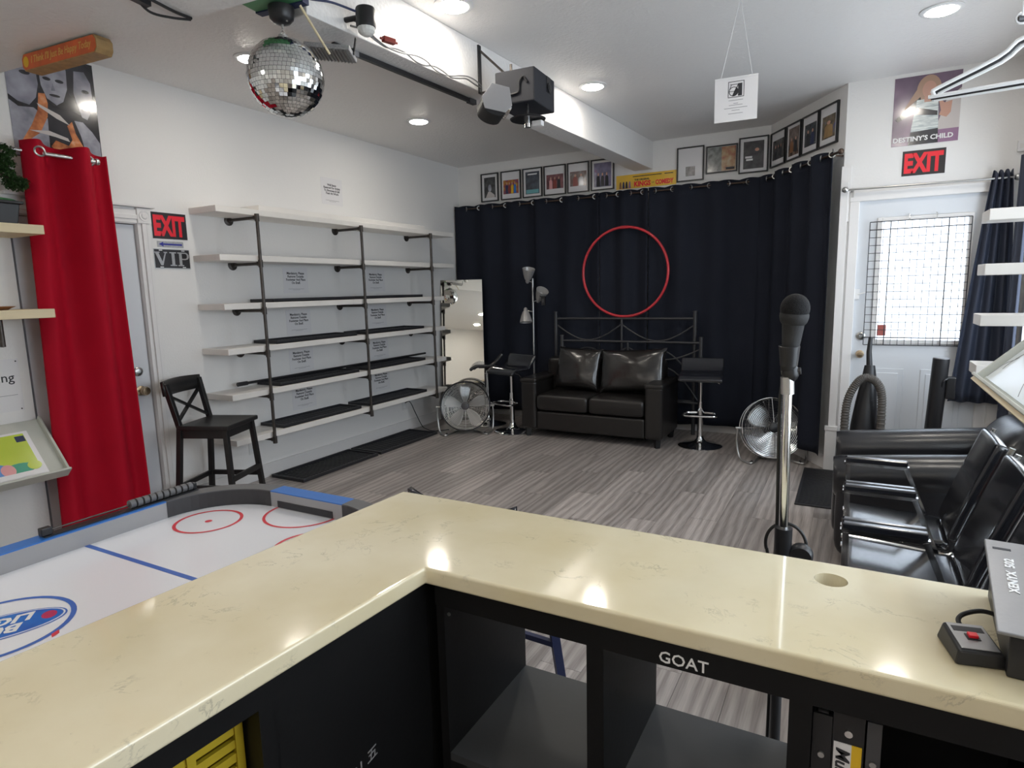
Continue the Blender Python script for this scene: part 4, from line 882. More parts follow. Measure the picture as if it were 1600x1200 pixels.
# ================================================================== EXIT SIDE
o = thing('singer_poster', 'purple DESTINY\'S CHILD poster above the right EXIT sign', 'poster', (.385, YD-.001, 2.764), 0, None, F_BACK); w, h = .205, .24
MB().box(-w, w, -h, h, 0, .001).build('sheet', 'purple_print', o); kz = [.0012]
def Q(n, pts, m): kz[0] += .0003; flat(o, n, pts, m, kz[0], .0003)
Q('pale_corner', [(.06, -.16), (w, -.16), (w, .12), (.12, .05)], 'pale_print'); Q('violet_band', rect(.08, w, -.24, -.15), 'violet_print')
Q('hair', ell(.01, .135, .075, .10, 24), 'hairp'); Q('hair', [(-.055, .16), (-.02, .17), (-.06, .06), (-.14, -.03), (-.13, .03)], 'hairp')
Q('sleeve', [(-.04, .09), (-.10, .04), (-.19, -.05), (-.17, -.07), (-.08, -.02), (-.03, .03)], 'dk_print'); Q('arm', [(.07, .07), (.11, .03), (.155, .04), (.15, -.04), (.125, -.07), (.08, -.05), (.09, -.02)], 'skin')
Q('body', [(-.06, .07), (.07, .07), (.08, -.12), (.075, -.24), (-.095, -.24), (-.085, -.12)], 'top_print'); Q('trousers', [(-.088, -.15), (.08, -.14), (.085, -.24), (-.1, -.24)], 'dk_print')
Q('neck', rect(-.015, .03, .05, .10), 'skin'); Q('face', ell(.012, .135, .043, .058, 24), 'skin'); Q('sash', [(-.06, .02), (.07, -.02), (.07, -.05), (-.07, -.03)], 'dk_print')
text(o, "DESTINY'S CHILD", .045, (-.01, -.197, kz[0]+.0008), 'white_plastic', bold=.0014, fit=(.37, .036))
exit_sign((.392, YD-.001, 2.394), F_BACK, .268, .178, 'black and red EXIT sign above the exit door')
rd2 = thing('curtain_rod', 'slim steel curtain rod above the exit door', 'curtain rod', (.4, YD-.07, 2.23)); yr = YD-.07
MB().cyl((-.09, yr, 2.235), (.93, yr, 2.225), .008, 10).build('rod', 'steel', rd2, smooth=True, world=True)
for x, z in ((-.105, 2.236), (.945, 2.225)):
    MB().sell((x, yr, z), (.024, .024, .024), 1, 1, 14, 10).build('finial', 'steel', rd2, smooth=True, world=True)
for x in (-.055, .90): MB().cyl((x, yr, 2.23), (x, YD, 2.22), .005, 8).box(x-.008, x+.008, YD-.022, YD-.018, 2.18, 2.25).build('bracket', 'steel', rd2, world=True)
def dcur(u, v):
    xm = .858-.03*(1-v); wd = .055+.125*(1-v)**.9; x = xm+(2*u-1)*wd
    return (x, YD-.075+.028*sin(u*2*PI*3.5)*(1-.2*v)+.004, .64+(2.27+.015*sin(u*20)-.64)*v)
dc = thing('blue_curtain', 'dark blue-grey curtain bunched at the right of the exit door', 'curtain', (.83, YD-.07, .64), 0); MB().grid(dcur, 60, 24).build('cloth', 'blue_cloth', dc, smooth=True, world=True, thick=.003)
hm = MB().tube([dcur(i/60, 0) for i in range(61)], .003, 5).build('hem', 'blue_cloth', dc, smooth=True, world=True)
dc2 = thing('side_curtain', 'dark curtain edge hanging by the right side window', 'curtain', (XR-.06, 5.38, .4), 0)
MB().grid(lambda u, v: (XR-.07+.02*sin(u*2*PI*2), 5.32+.16*u, .4+1.95*v), 30, 10).build('cloth', 'blue_cloth', dc2, smooth=True, world=True, thick=.003)
MB().cyl((XR-.07, 3.95, 2.36), (XR-.07, 5.5, 2.36), .008, 10).build('rod', 'steel', dc2, smooth=True, world=True)
MB().box(.935, .99, YD-.025, YD, 2.40, 2.47).build('x', 'white_plastic')
sn = D.objects['x']; sn.name = 'door_sensor'; tag(sn, 'small white sensor box on the wall above the blue curtain', 'sensor')
MB().box(.945, .98, YD-.028, YD-.025, 2.42, 2.45).build('sensor_window', 'outlet', sn)
# floor mat at the door
mt2 = tag(MB().box(-.30, .55, 4.62, 5.60, .0005, .012).build('door_mat', 'rubber', bevel=.004), 'dark rubber mat on the floor before the exit door', 'mat')
rb = MB()
for i in range(30): rb.box(-.28, .53, 4.65+i*.031, 4.665+i*.031, .012, .0145)
rb.build('ribs', 'rubber', mt2)

# ================================================================== UNDER THE CEILING
# ---- mirror ball
mb = thing('mirror_ball', 'silver mirror disco ball hanging below the ceiling beam', 'disco ball', (-2.253, 2.10, 2.486))
RB = .163; tiles = MB(); rnd = random.Random(11); rows = 30
for i in range(rows):
    p0 = -PI/2+PI*i/rows; p1 = -PI/2+PI*(i+1)/rows; pm_ = (p0+p1)/2; n = max(5, int(2*PI*RB*cos(pm_)/(PI*RB/rows)))
    for k in range(n):
        a0 = 2*PI*k/n+i*.13; a1 = a0+2*PI/n*.93; q1 = p0+(p1-p0)*.93
        c = [Vector((cos(p)*cos(a), cos(p)*sin(a), sin(p)))*RB for p, a in ((p0, a0), (p0, a1), (q1, a1), (q1, a0))]
        j = Vector((rnd.gauss(0, 1), rnd.gauss(0, 1), rnd.gauss(0, 1)))*.0005
        cc = sum(c, Vector())/4; nn = cc.normalized(); dd = (nn+Vector((rnd.gauss(0, .03), rnd.gauss(0, .03), rnd.gauss(0, .03)))).normalized()
        c = [q_-dd*((q_-cc).dot(dd)) for q_ in c]
        tiles.add([tuple(q_) for q_ in c], [(0, 1, 2, 3)])
tl_ = tiles.build('mirror_tiles', mat('mirror_tile', (.82, .84, .84), .04, 1.), mb); tl_['kind'] = 'stuff'
MB().sell((0, 0, 0), (RB-.004, RB-.004, RB-.004), 1, 1, 40, 24).build('core', 'dark_grey', mb, smooth=True)
MB().cyl((0, 0, RB-.006), (0, 0, RB+.012), .02, 16).build('cap', 'steel', mb, smooth=True); MB().ring((0, 0, 0), .010, .002, 16, 6, Matrix.Translation((0, 0, RB+.02)) @ Matrix.Rotation(PI/2, 4, 'X')).build('hanging_ring', 'steel', mb, smooth=True)
for i in range(3): MB().ring((0, 0, 0), .007, .0015, 12, 5, Matrix.Translation((0, 0, RB+.036+i*.011)) @ Matrix.Rotation(PI/2, 4, 'X') @ Matrix.Rotation(PI/2*(i % 2), 4, 'Y')).build('chain_link', 'steel', mb, smooth=True)
mo = thing('ball_motor', 'black disco ball motor below the green ceiling box', 'motor', (-2.253, 2.10, 2.705))
MB().lathe([(.012, 0), (.035, .006), (.05, .022), (.055, .055), (.055, .07)], 28).build('housing', 'black_plastic', mo, smooth=True); MB().cyl((0, 0, -.012), (0, 0, .006), .006, 10).build('spindle', 'steel', mo, smooth=True)
gb = thing('green_box', 'green painted box above the disco ball at the beam', 'box', (-2.27, 2.05, 2.776), rad(6))
MB().box(-.13, .13, -.10, .098, .012, .23).build('body', 'green_box', gb, bevel=.003); MB().box(-.132, .132, .06, .0995, .006, .03).build('base_strip', 'navy', gb)
MB().cyl((-2.16, 2.12, 2.77), (-2.12, 2.24, 2.60), .0055, 8).build('x', 'pine'); D.objects['x'].name = 'wooden_rod'; tag(D.objects['wooden_rod'], 'thin wooden rod hanging diagonally beside the disco ball', 'rod')
# ---- party lights on the beam
dl = thing('dome_light', 'small black party light with clear dome on the beam edge', 'party light', (-2.055, 2.42, 2.745))
MB().lathe([(.03, .005), (.044, .012), (.046, .02), (.046, .088), (.043, .096), (.01, .098)], 28).build('body', 'black_plastic', dl, smooth=True)
MB().sell((0, 0, .008), (.042, .042, .035), 1, 1, 14, 8).build('clear_dome', mat('faceted_dome', (.75, .75, .72), .12, spec=.8, coat=1.), dl)
MB().cyl((-.03, -.01, .06), (-.10, -.03, .055), .012, 10).build('mount_arm', 'black_plastic', dl)
lp = thing('led_panel', 'flat silver LED panel light tilted under the beam', 'LED panel', (-2.24, 2.37, 2.66), rad(25))
Tl = Matrix.Rotation(rad(-10), 4, 'X') @ Matrix.Rotation(rad(8), 4, 'Y')
MB().box(-.11, .11, -.06, .06, 0, .022, Tl).build('case', 'silver', lp, bevel=.003); fn_ = MB()
for i in range(12): fn_.box(-.10+i*.017, -.096+i*.017, -.055, .055, -.006, 0, Tl)
fn_.build('cooling_fins', 'steel', lp); MB().box(-.115, .115, -.005, .005, .03, .038, Tl).box(-.115, -.108, -.005, .005, .01, .038, Tl).box(.108, .115, -.005, .005, .01, .09, Tl).build('yoke', 'black_plastic', lp)
rs = thing('screen_rod', 'long black rod fixed under the ceiling beam', 'rod', (-2.25, 3.0, 2.735))
MB().beam((-2.285, 2.44, 2.735), (-2.215, 3.58, 2.735), .022, .022).build('rod', 'black_plastic', rs, world=True); MB().beam((-2.217, 3.55, 2.733), (-2.212, 3.62, 2.733), .03, .028).build('end_cap', 'dark_grey', rs, world=True); MB().beam((-2.279, 2.54, 2.733), (-2.276, 2.60, 2.733), .026, .026).build('joint', 'grey_panel', rs, world=True)
# ---- projector and scanner light
pj = thing('projector_box', 'dark grey speaker-like box mounted on the ceiling beam', 'projector', (-1.785, 3.50, 2.60), rad(3))
MB().box(-.125, .125, -.15, .16, 0, .185).build('case', 'case_grey', pj, bevel=.008); MB().tube(smoothpts([(-.07, -.155, .045), (.0, -.157, .05), (.03, -.157, .06), (.035, -.157, .11), (.06, -.157, .135), (.085, -.157, .10)]), .006, 8).build('handle', 'black_plastic', pj, smooth=True)
MB().cyl((.125, .06, .12), (.135, .06, .12), .028, 20).cyl((.135, .06, .12), (.137, .06, .12), .016, 16).build('round_knob', 'black_plastic', pj, smooth=True); MB().box(.125, .128, .03, .09, .09, .18).build('side_plate', 'black_plastic', pj)
MB().beam((-.09, .0, .18), (-.09, .0, .27), .014, .006).build('hanger_strap', 'pipe', pj)
br_ = thing('wall_bracket', 'black metal bracket strip on the beam face beside the projector', 'bracket', (-2.08, 3.49, 2.73))
MB().box(-2.095, -2.085, 3.475, 3.505, 2.735, 3.015).build('strip', 'black_plastic', br_, world=True); MB().cyl((-2.085, 3.49, 2.985), (-1.90, 3.56, 2.80), .007, 8).build('stay_rod', 'pipe', br_, world=True); MB().cyl((-2.085, 3.49, 2.74), (-1.95, 3.40, 2.71), .007, 8).build('stay_rod', 'pipe', br_, world=True)
sl = thing('scanner_light', 'black and silver party scanner light under the projector', 'party light', (-1.83, 3.22, 2.585), rad(40))
Ts = Matrix.Rotation(rad(20), 4, 'Y') @ Matrix.Rotation(PI/2, 4, 'X')
hexp = [(-.085, -.02), (-.055, .07), (.045, .085), (.09, .0), (.065, -.05), (-.05, -.07)]
MB().prism(hexp, .045, .053, Ts).build('end_plate', 'grey_panel', sl, bevel=.002); MB().prism([(x*.97, y*.97) for x, y in hexp], -.16, .045, Ts).build('body', 'black_plastic', sl, bevel=.006)
MB().prism(ell(0, -.045, .07, .035, 20), -.16, .04, Ts).build('belly', 'black_matte', sl, smooth=True)
for i in range(4): MB().cyl(Ts @ Vector((.06, -.01, .015-.045*i)), Ts @ Vector((.092, -.015, .015-.045*i)), .02, 16).build('lens_tube', 'chrome', sl, smooth=True)
sd = thing('spinner_lamp', 'small black disc with chrome stub below the projector', 'party light', (-1.72, 3.40, 2.47))
MB().lathe([(.02, .035), (.10, .04), (.105, .046), (.09, .052), (.02, .058)], 36).build('disc', 'black_plastic', sd, smooth=True); MB().cyl((0, 0, 0), (0, 0, .055), .019, 20).build('stub', 'chrome', sd, smooth=True); MB().cyl((0, 0, .055), (0, 0, .129), .008, 10).build('stem', 'black_plastic', sd)
MB().box(.03, .09, -.01, .03, .0, .03).build('adapter', 'white_plastic', sd, bevel=.004)
# ---- cables
cb1 = []; cb2 = []
for i in range(15):
    y = 2.40+i*.077; x = bx(y)+.016; cb1.append((x+.004, y, 2.775+.012*sin(i*1.7)-.02*sin(PI*i/14))); cb2.append((x+.012+.006*sin(i*2.1), y, 2.785+.018*sin(i*1.1+1)-.03*sin(PI*i/14)))
tag(MB().tube(smoothpts(cb1, 4), .0045, 6).build('power_cable', 'grey_cable', smooth=True), 'lower grey cable strung along the beam edge', 'cable'); tag(MB().tube(smoothpts(cb2, 4), .004, 6).build('power_cable', 'grey_cable', smooth=True), 'upper wavy grey cable strung along the beam edge', 'cable')
tag(MB().tube(smoothpts([(-2.14, 2.08, 2.80), (-2.13, 2.15, 2.80), (-2.10, 2.25, 2.815), (-2.08, 2.38, 2.82)]), .005, 6).build('power_cable', 'navy', smooth=True), 'dark cable running from the green box to the dome light', 'cable')
pc = thing('power_adapter', 'brown power plug on the cable right of the dome light', 'plug', (-2.07, 2.60, 2.76), rad(75)); MB().box(-.035, .035, -.014, .014, -.012, .014).build('plug_body', 'amber', pc, bevel=.004); MB().cyl((-.05, 0, 0), (-.03, 0, 0), .006, 8).cyl((.03, 0, 0), (.05, 0, 0), .006, 8).build('strain_relief', 'amber', pc)
cl = thing('cable_bundle', 'loop of black cable clipped under the lowered ceiling', 'cable', (-2.5, 1.70, 2.69))
MB().tube(smoothpts([(-2.46, 1.60, 2.692), (-2.47, 1.68, 2.688), (-2.49, 1.76, 2.690), (-2.50, 1.84, 2.694)]), .006, 6).build('cable', 'cable', cl, smooth=True, world=True); MB().tube(smoothpts([(-2.50, 1.60, 2.69), (-2.53, 1.68, 2.67), (-2.53, 1.77, 2.68), (-2.505, 1.84, 2.69)]), .005, 6).build('cable', 'cable', cl, smooth=True, world=True)
MB().beam((-2.50, 1.58, 2.69), (-2.505, 1.66, 2.685), .03, .02).build('clip', 'black_plastic', cl, world=True)
# ---- hanging paper sign with the 54 emblem
sg = thing('hanging_sign', 'white paper sign with a black 54 emblem hanging from the ceiling', 'sign', (-.603, 3.62, 2.50), rad(2), None)
Rg = Matrix.Rotation(rad(4), 3, 'Z') @ F_BACK; sg.matrix_basis = Matrix.Translation((-.603, 3.62, 2.50)) @ Rg.to_4x4(); w, h = .107, .107
MB().box(-w, w, -h, h, 0, .0015).build('sheet', 'paper', sg); MB().box(-w, w, h, h+.007, -.003, .005).build('clamp_strip', 'white_plastic', sg)
em = MB(); a = .04; c0 = .052
def ring2(poly_o, poly_i):
    n = len(poly_o); em.add([(x, y, .0024) for x, y in poly_o+poly_i], [(i, (i+1) % n, n+(i+1) % n, n+i) for i in range(n)])
ring2(rect(-a, a, c0-a, c0+a), rect(-a+.003, a-.003, c0-a+.003, c0+a-.003)); ring2(ell(-.012, c0-.010, .024, .024, 28), ell(-.012, c0-.010, .0205, .0205, 28))
em.prism([(.010, c0+.028), (.030, c0+.028), (.030, c0-.034), (.010, c0-.034)], .002, .0026); em.prism([(.010, c0+.028), (.013, c0+.024), (-.014, c0-.034), (-.018, c0-.034)], .002, .0026)
em.prism([(-.030, c0+.026), (.008, c0+.026), (.008, c0+.023), (-.030, c0+.023)], .002, .0026); em.prism([(-.024, c0+.026), (-.021, c0+.026), (-.031, c0+.0), (-.034, c0+.0)], .002, .0026); em.prism([(-.036, c0-.008), (.012, c0-.008), (.012, c0-.0105), (-.036, c0-.0105)], .002, .0026)
em.prism([(-.012+.022*cos(t), c0-.010+.022*sin(t)) for t in [-1.9+i*.16 for i in range(17)]]+[(-.002, c0+.006)], .002, .0026); em.build('emblem', 'ink', sg)
ln = MB()
for y, l in ((-.002, .036), (-.018, .012), (-.026, .034), (-.04, .058), (-.052, .02), (-.068, .036)): ln.box(-l, l, y-.0012, y+.0012, .0015, .002)
ln.build('fine_print', 'grey_ink', sg)
hk = Vector((-.60, 3.66, 3.03)); cr = MB()
for s in (-.078, .078): cr.tube([sg.matrix_basis @ Vector((s, h+.004, 0)), hk-Vector((0, 0, .02))], .0012, 5)
cr.build('string', 'white_plastic', sg, world=True); MB().cyl(tuple(hk), tuple(hk-Vector((0, 0, .022))), .006, 8).build('ceiling_hook', 'steel', sg, world=True)
# ---- hanging rail with clothes hangers, top right
hr = thing('hanging_rail', 'dark clothes rail hung from the ceiling by a white cord', 'clothes rail', (.31, 2.2, 2.15))
MB().cyl((.335, 2.17, 2.205), (1.02, 2.45, 2.215), .008, 10).build('rail', 'dark_grey', hr, smooth=True, world=True); MB().tube([(.344, 2.17, 2.21), (.345, 2.17, 2.26), (.348, 2.17, 2.33), (.355, 2.1, 2.70)], .0035, 6).tube([(.352, 2.17, 2.21), (.353, 2.17, 2.26), (.355, 2.17, 2.33), (.357, 2.1, 2.70)], .0035, 6).build('cord', 'white_plastic', hr, smooth=True, world=True)
MB().sell((.349, 2.17, 2.255), (.009, .009, .012), 1, 1, 10, 8).build('knot', 'white_plastic', hr, smooth=True, world=True); MB().ring((0, 0, 0), .013, .003, 16, 6, Matrix.Translation((.345, 2.17, 2.205)) @ Matrix.Rotation(PI/2, 4, 'X')).build('ring', 'white_plastic', hr, smooth=True, world=True)
def hanger(loc, rz, m_, lb):
    t = thing('clothes_hanger', lb, 'hanger', loc, rz, 'clothes hangers')
    pts = [(0, 0, -.045), (.03, 0, -.052), (.07, 0, -.085), (.20, 0, -.135), (.212, 0, -.145), (.205, 0, -.155), (.19, 0, -.157), (-.19, 0, -.157), (-.205, 0, -.155), (-.212, 0, -.145), (-.20, 0, -.135), (-.07, 0, -.085), (-.03, 0, -.052)]
    MB().tube(smoothpts(pts+[pts[0]], 3), .0052, 8).build('hanger_body', m_, t, smooth=True); MB().tube(smoothpts([(0, 0, -.047), (0, 0, -.02), (.012, 0, .0), (.004, 0, .017), (-.010, 0, .012)], 4), .0025, 6).build('hook', 'chrome', t, smooth=True)
hanger((.375, 2.205, 2.215), rad(-10), 'white_plastic', 'white clothes hanger, frontmost on the hanging rail'); hanger((.385, 2.24, 2.217), rad(-8), 'black_plastic', 'black clothes hanger in the middle of the three'); hanger((.395, 2.275, 2.218), rad(-6), 'white_plastic', 'white clothes hanger behind the black one')
# ---- white boards on the right
for i, z in enumerate((1.852, 1.606, 1.372, 1.137)):
    s_ = thing('short_shelf', 'white board shelf at the right edge, %s from the top' % ('first', 'second', 'third', 'fourth')[i], 'shelf', (.77, 3.7, z-.05), 0, 'short white shelves at the right edge')
    MB().box(.518, XR-.002, 3.60, 3.80, z-.052, z).build('board', 'white_board', s_, bevel=.003, world=True); MB().box(XR-.03, XR-.002, 3.63, 3.77, z-.10, z-.052).build('wall_cleat', 'white_board', s_, world=True)

# ================================================================== BAR COUNTER
ct = tag(MB().prism([(-1.142, 1.397), (-1.25, -.5), (-.868, -.5), (-.772, 1.003), (.96, 1.012), (.96, 1.391)], .923, .96).build('countertop', 'quartz', bevel=.006, seg=4), 'L-shaped glossy cream quartz bar countertop with veins', 'countertop')
cut = MB().cyl((-.013, 1.309, .90), (-.013, 1.309, 1.0), .030, 40).build('x', 'quartz'); boolean_cut(ct, cut); ct.data.materials.clear(); ct.data.materials.append(M['quartz'])
cu = thing('bar_cabinet', 'black cube shelving unit under the right arm of the counter', 'cabinet', (.09, 1.2, 0))
CY0, CY1 = 1.018, 1.385; ZB = .15; xs_ = [(-.758, -.738), (-.412, -.378), (-.060, -.026), (.300, .334), (.652, .686), (.92, .955)]
MB().box(-.758, .955, CY0-.004, CY1, .875, .9229).build('top_panel', 'black_lam', cu, world=True); MB().box(-.758, .955, CY0, CY1, ZB, ZB+.04).build('bottom_panel', 'black_lam', cu, world=True)
for a, b in xs_: MB().box(a, b, CY0, CY1, ZB+.04, .875).build('divider', 'black_lam', cu, world=True)
gp = mat('grey_black_shelf', (.05, .052, .056), .45, bump=.03, bscale=50)
for (a, b), (c, d) in zip(xs_[:-1], xs_[1:]): MB().box(b, c, CY0+.002, CY1, .507, .525).build('shelf', gp, cu, world=True)
for i in (2, 3, 4): MB().box(xs_[i][1], xs_[i+1][0], CY1-.012, CY1, ZB+.04, .875).build('back_panel', 'black_lam', cu, world=True)
MB().box(-.74, .93, CY0+.03, CY1-.03, 0, ZB).build('plinth', 'black_lam', cu, world=True)
text(cu, 'GOAT', .030, (-.230-.09, CY0-.0045-1.2, .891), 'white_plastic', T=Matrix.Rotation(PI/2, 4, 'X'), sx=1.02, bold=.0002)
MB().lathe([(.004, 0), (.004, .002)], 10, Matrix.Translation((-.722, CY0-.004, .862)) @ Matrix.Rotation(PI/2, 4, 'X')).build('screw', 'steel', cu, world=True)
# left arm cabinet (slightly angled)
an = math.atan(.0635); lc = thing('bar_cabinet', 'black cabinet under the left arm of the counter', 'cabinet', (-.785, 1.0, 0), -an)
# local: -y toward the rear, -x outwards; face at x=0
MB().box(-.30, 0, -1.48, .36, .878, .9229).build('top_panel', 'black_lam', lc); MB().box(-.30, 0, -1.48, .02, ZB, ZB+.04).build('bottom_panel', 'black_lam', lc)
MB().box(-.30, -.285, -1.48, .36, ZB+.04, .878).build('outer_panel', 'black_lam', lc); MB().box(-.006, 0, -.372, .018, ZB+.04, .878).build('cabinet_door', 'black_lam', lc); MB().box(-.02, 0, .02, .36, ZB, .878).build('corner_panel', 'black_lam', lc)
for y in (-.40, -.78, -1.14, -1.48): MB().box(-.285, 0, y, y+.034, ZB+.04, .878).build('divider', 'black_lam', lc)
MB().box(-.285, -.002, -1.446, -.40, .507, .525).build('shelf', gp, lc); MB().box(-.28, -.04, -1.44, .0, 0, ZB).build('plinth', 'black_lam', lc)
text(lc, '/21 五', .03, (.0012, -.19, .63), 'grey_ink', T=Matrix.Rotation(PI/2, 4, 'Z') @ Matrix.Rotation(PI/2, 4, 'X') @ Matrix.Rotation(rad(12), 4, 'Z'), shear=.2)
# yellow crate in the left cabinet
yc_ = thing('plastic_crate', 'yellow slotted plastic crate inside the left bar cabinet', 'crate', (-.785, 1.0, 0), -an); X0, X1, Y0, Y1, Z0, Z1 = -.275, -.045, -.742, -.404, .526, .868
yc_.matrix_basis = lc.matrix_basis @ Matrix.Translation((-.16, -.573, .526)); ox, oy, oz = .16, .573, -.526
def cb(*a): return (a[0]+ox, a[1]+ox, a[2]+oy, a[3]+oy, a[4]+oz, a[5]+oz)
MB().box(*cb(X0, X1, Y0, Y1, Z0, Z0+.01)).build('crate_base', 'yellow', yc_); MB().box(*cb(X0, X0+.008, Y0, Y1, Z0, Z1)).build('crate_wall', 'yellow', yc_)
for y in (Y0, Y1-.008): MB().box(*cb(X0, X1, y, y+.008, Z0, Z1)).build('crate_wall', 'yellow', yc_)
for i in range(14): z = Z0+.01+i*.0245; MB().box(*cb(X1-.008, X1, Y0, Y1, z, z+.015)).build('slat', 'yellow', yc_)
for i in range(5): y = Y0+i*(Y1-Y0-.014)/4; MB().box(*cb(X1-.004, X1+.003, y, y+.014, Z0, Z1)).build('rib', 'yellow', yc_)
# binders in the third cube
def binder(x0, x1, z1, m_, lb, label=False):
    t = thing('ring_binder', lb, 'binder', ((x0+x1)/2, 1.19, .526)); w = x1-x0
    MB().box(-w/2, w/2, -.155, -.15, 0, z1).build('spine', m_, t); MB().box(-w/2, -w/2+.003, -.15, .12, 0, z1).build('cover', m_, t); MB().box(w/2-.003, w/2, -.15, .12, 0, z1).build('cover', m_, t); MB().box(-w/2+.006, w/2-.006, -.145, .11, .01, z1-.02).build('pages', 'paper', t)
    if label:
        MB().box(-w*.45, w*.12, -.157, -.155, .03, z1-.05).build('label_card', 'paper', t); MB().box(w*.12, w*.44, -.157, -.155, .03, z1-.05).build('colour_strip', 'yellow_card', t)
        text(t, 'Music', .028, (-w*.17, -.1575, z1-.09), 'ink', T=Matrix.Rotation(PI/2, 4, 'X') @ Matrix.Rotation(-PI/2, 4, 'Z'), shear=.2, bold=.0005); MB().cyl((0, -.155, z1-.03), (0, -.16, z1-.03), .006, 10).build('finger_ring', 'chrome', t)
    else: MB().cyl((0, -.155, z1-.07), (0, -.159, z1-.07), .005, 10).build('rivet', 'steel', t)
binder(-.0245, .0035, .325, 'black_plastic', 'plain black ring binder left of the labelled one under the counter'); binder(.0045, .049, .335, 'black_plastic', 'black ring binder with yellow striped Music label', True); binder(.052, .072, .333, 'dark_grey', 'thin dark grey binder right of the labelled one')
# ---- stool standing on the far side of the counter
s2 = thing('counter_stool', 'black stool with curved seat back peeking over the bar', 'bar stool', (-1.10, 1.78, 0), rad(-3))
MB().grid(lambda u, v: ((2*u-1)*.20, -.16+.27*v, .72+.01*(2*u-1)**2), 12, 8).build('seat', 'vinyl', s2, smooth=True, thick=.03)
MB().grid(lambda u, v: ((2*u-1)*.215, -.12+.05*(2*u-1)**2*0-.02*v, .72+.10*v+.05*v*((2*u-1)**2)), 16, 4).build('backrest', 'vinyl', s2, smooth=True, thick=.02)
for sx_ in (-1, 1):
    for sy_ in (-1, 1): MB().beam((sx_*.235, sy_*.15+.0, 0), (sx_*.17, sy_*.10-.02, .71), .03, .03).build('leg', 'navy', s2)
MB().beam((-.21, -.14, .28), (.21, -.14, .28), .02, .02).build('footrest', 'navy', s2); MB().beam((-.21, .11, .28), (.21, .11, .28), .02, .02).build('footrest', 'navy', s2)
# ---- microphone on stand
mc = thing('microphone_stand', 'straight microphone stand with chrome pole behind the counter', 'microphone stand', (-.122, 1.56, 0)); mx_, my_ = -.122, 1.56
MB().cyl((mx_, my_, .03), (mx_, my_, .94), .013, 14).build('lower_pole', 'dark_grey', mc, smooth=True, world=True); MB().cyl((mx_, my_, .90), (mx_-.004, my_, 1.285), .0105, 16).build('upper_pole', 'chrome', mc, smooth=True, world=True)
MB().cyl((mx_, my_, .86), (mx_, my_, .96), .02, 16).build('clutch', 'black_plastic', mc, smooth=True, world=True)
MB().lathe([(.13, 0), (.132, .012), (.12, .022), (.03, .034), (.018, .05)], 36, Matrix.Translation((mx_, my_, 0))).build('base', 'black_plastic', mc, smooth=True, world=True)
MB().cyl((mx_-.004, my_, 1.285), (mx_-.006, my_, 1.325), .015, 14).build('thread_joint', 'steel', mc, smooth=True, world=True); MB().sell((mx_-.0, my_, 1.335), (.019, .017, .023), 1, 1, 16, 10).cyl((mx_-.02, my_, 1.335), (mx_+.022, my_, 1.34), .008, 10).build('clip_hinge', 'black_plastic', mc, smooth=True, world=True)
MB().lathe([(.019, 0), (.023, .045), (.022, .046), (.018, 0)], 20, Matrix.Translation((mx_-.004, my_-.002, 1.352)) @ Matrix.Rotation(rad(4), 4, 'X'), cap=False).build('mic_clip', 'black_plastic', mc, smooth=True, world=True)
mi = thing('microphone', 'black handheld microphone with ball grille in the stand clip', 'microphone', (mx_-.005, my_-.002, 1.345)); Tm_ = Matrix.Rotation(rad(3), 4, 'X') @ Matrix.Rotation(rad(4), 4, 'Y')
MB().lathe([(.013, -.005), (.017, .0), (.0185, .05), (.0225, .09), (.024, .105)], 24, Tm_).build('handle', 'black_matte', mi, smooth=True); MB().lathe([(.024, .102), (.0285, .108), (.031, .118), (.031, .126), (.0285, .13)], 28, Tm_).build('collar', 'black_matte', mi, smooth=True)
MB().sell((0, 0, .138), (.0315, .0315, .0335), 1, 1, 32, 20, Tm_).build('grille_ball', mat('mic_grille', (.006, .006, .007), .6, bump=.5, bscale=420, spec=.2), mi, smooth=True)
lo = []
for i in range(26):
    t = i/25; a = -PI*.15+t*PI*1.3; lo.append((mx_+.004-.046*cos(a)-.0*t, my_+.03, .905+.055*sin(a)))
tag(MB().tube(smoothpts([(mx_-.03, my_+.032, .80)]+lo+[(mx_+.055, my_+.032, .78)], 2), .004, 8).build('microphone_cable', 'cable', smooth=True), 'black microphone cable looped behind the stand at counter level', 'cable')
tag(MB().tube(smoothpts([(mx_-.006, my_-.0, 1.335), (mx_-.02, my_+.012, 1.28), (mx_-.018, my_+.01, 1.1), (mx_-.016, my_+.012, .95), (mx_-.02, my_+.018, .8), (mx_-.018, my_+.016, .5), (mx_-.02, my_+.02, .2)], 5), .004, 8).build('microphone_cable', 'cable', smooth=True), 'black microphone cable running straight down the stand', 'cable')
wb = thing('cable_reel', 'small black round box clamped on the microphone stand', 'clamp', (mx_+.04, my_+.005, .895)); MB().lathe([(.024, -.018), (.027, -.012), (.027, .012), (.024, .018)], 24, Matrix.Rotation(PI/2, 4, 'X')).build('drum', 'black_plastic', wb, smooth=True); MB().beam((-.028, 0, 0), (-.018, 0, 0), .02, .016).build('clamp_arm', 'black_plastic', wb)
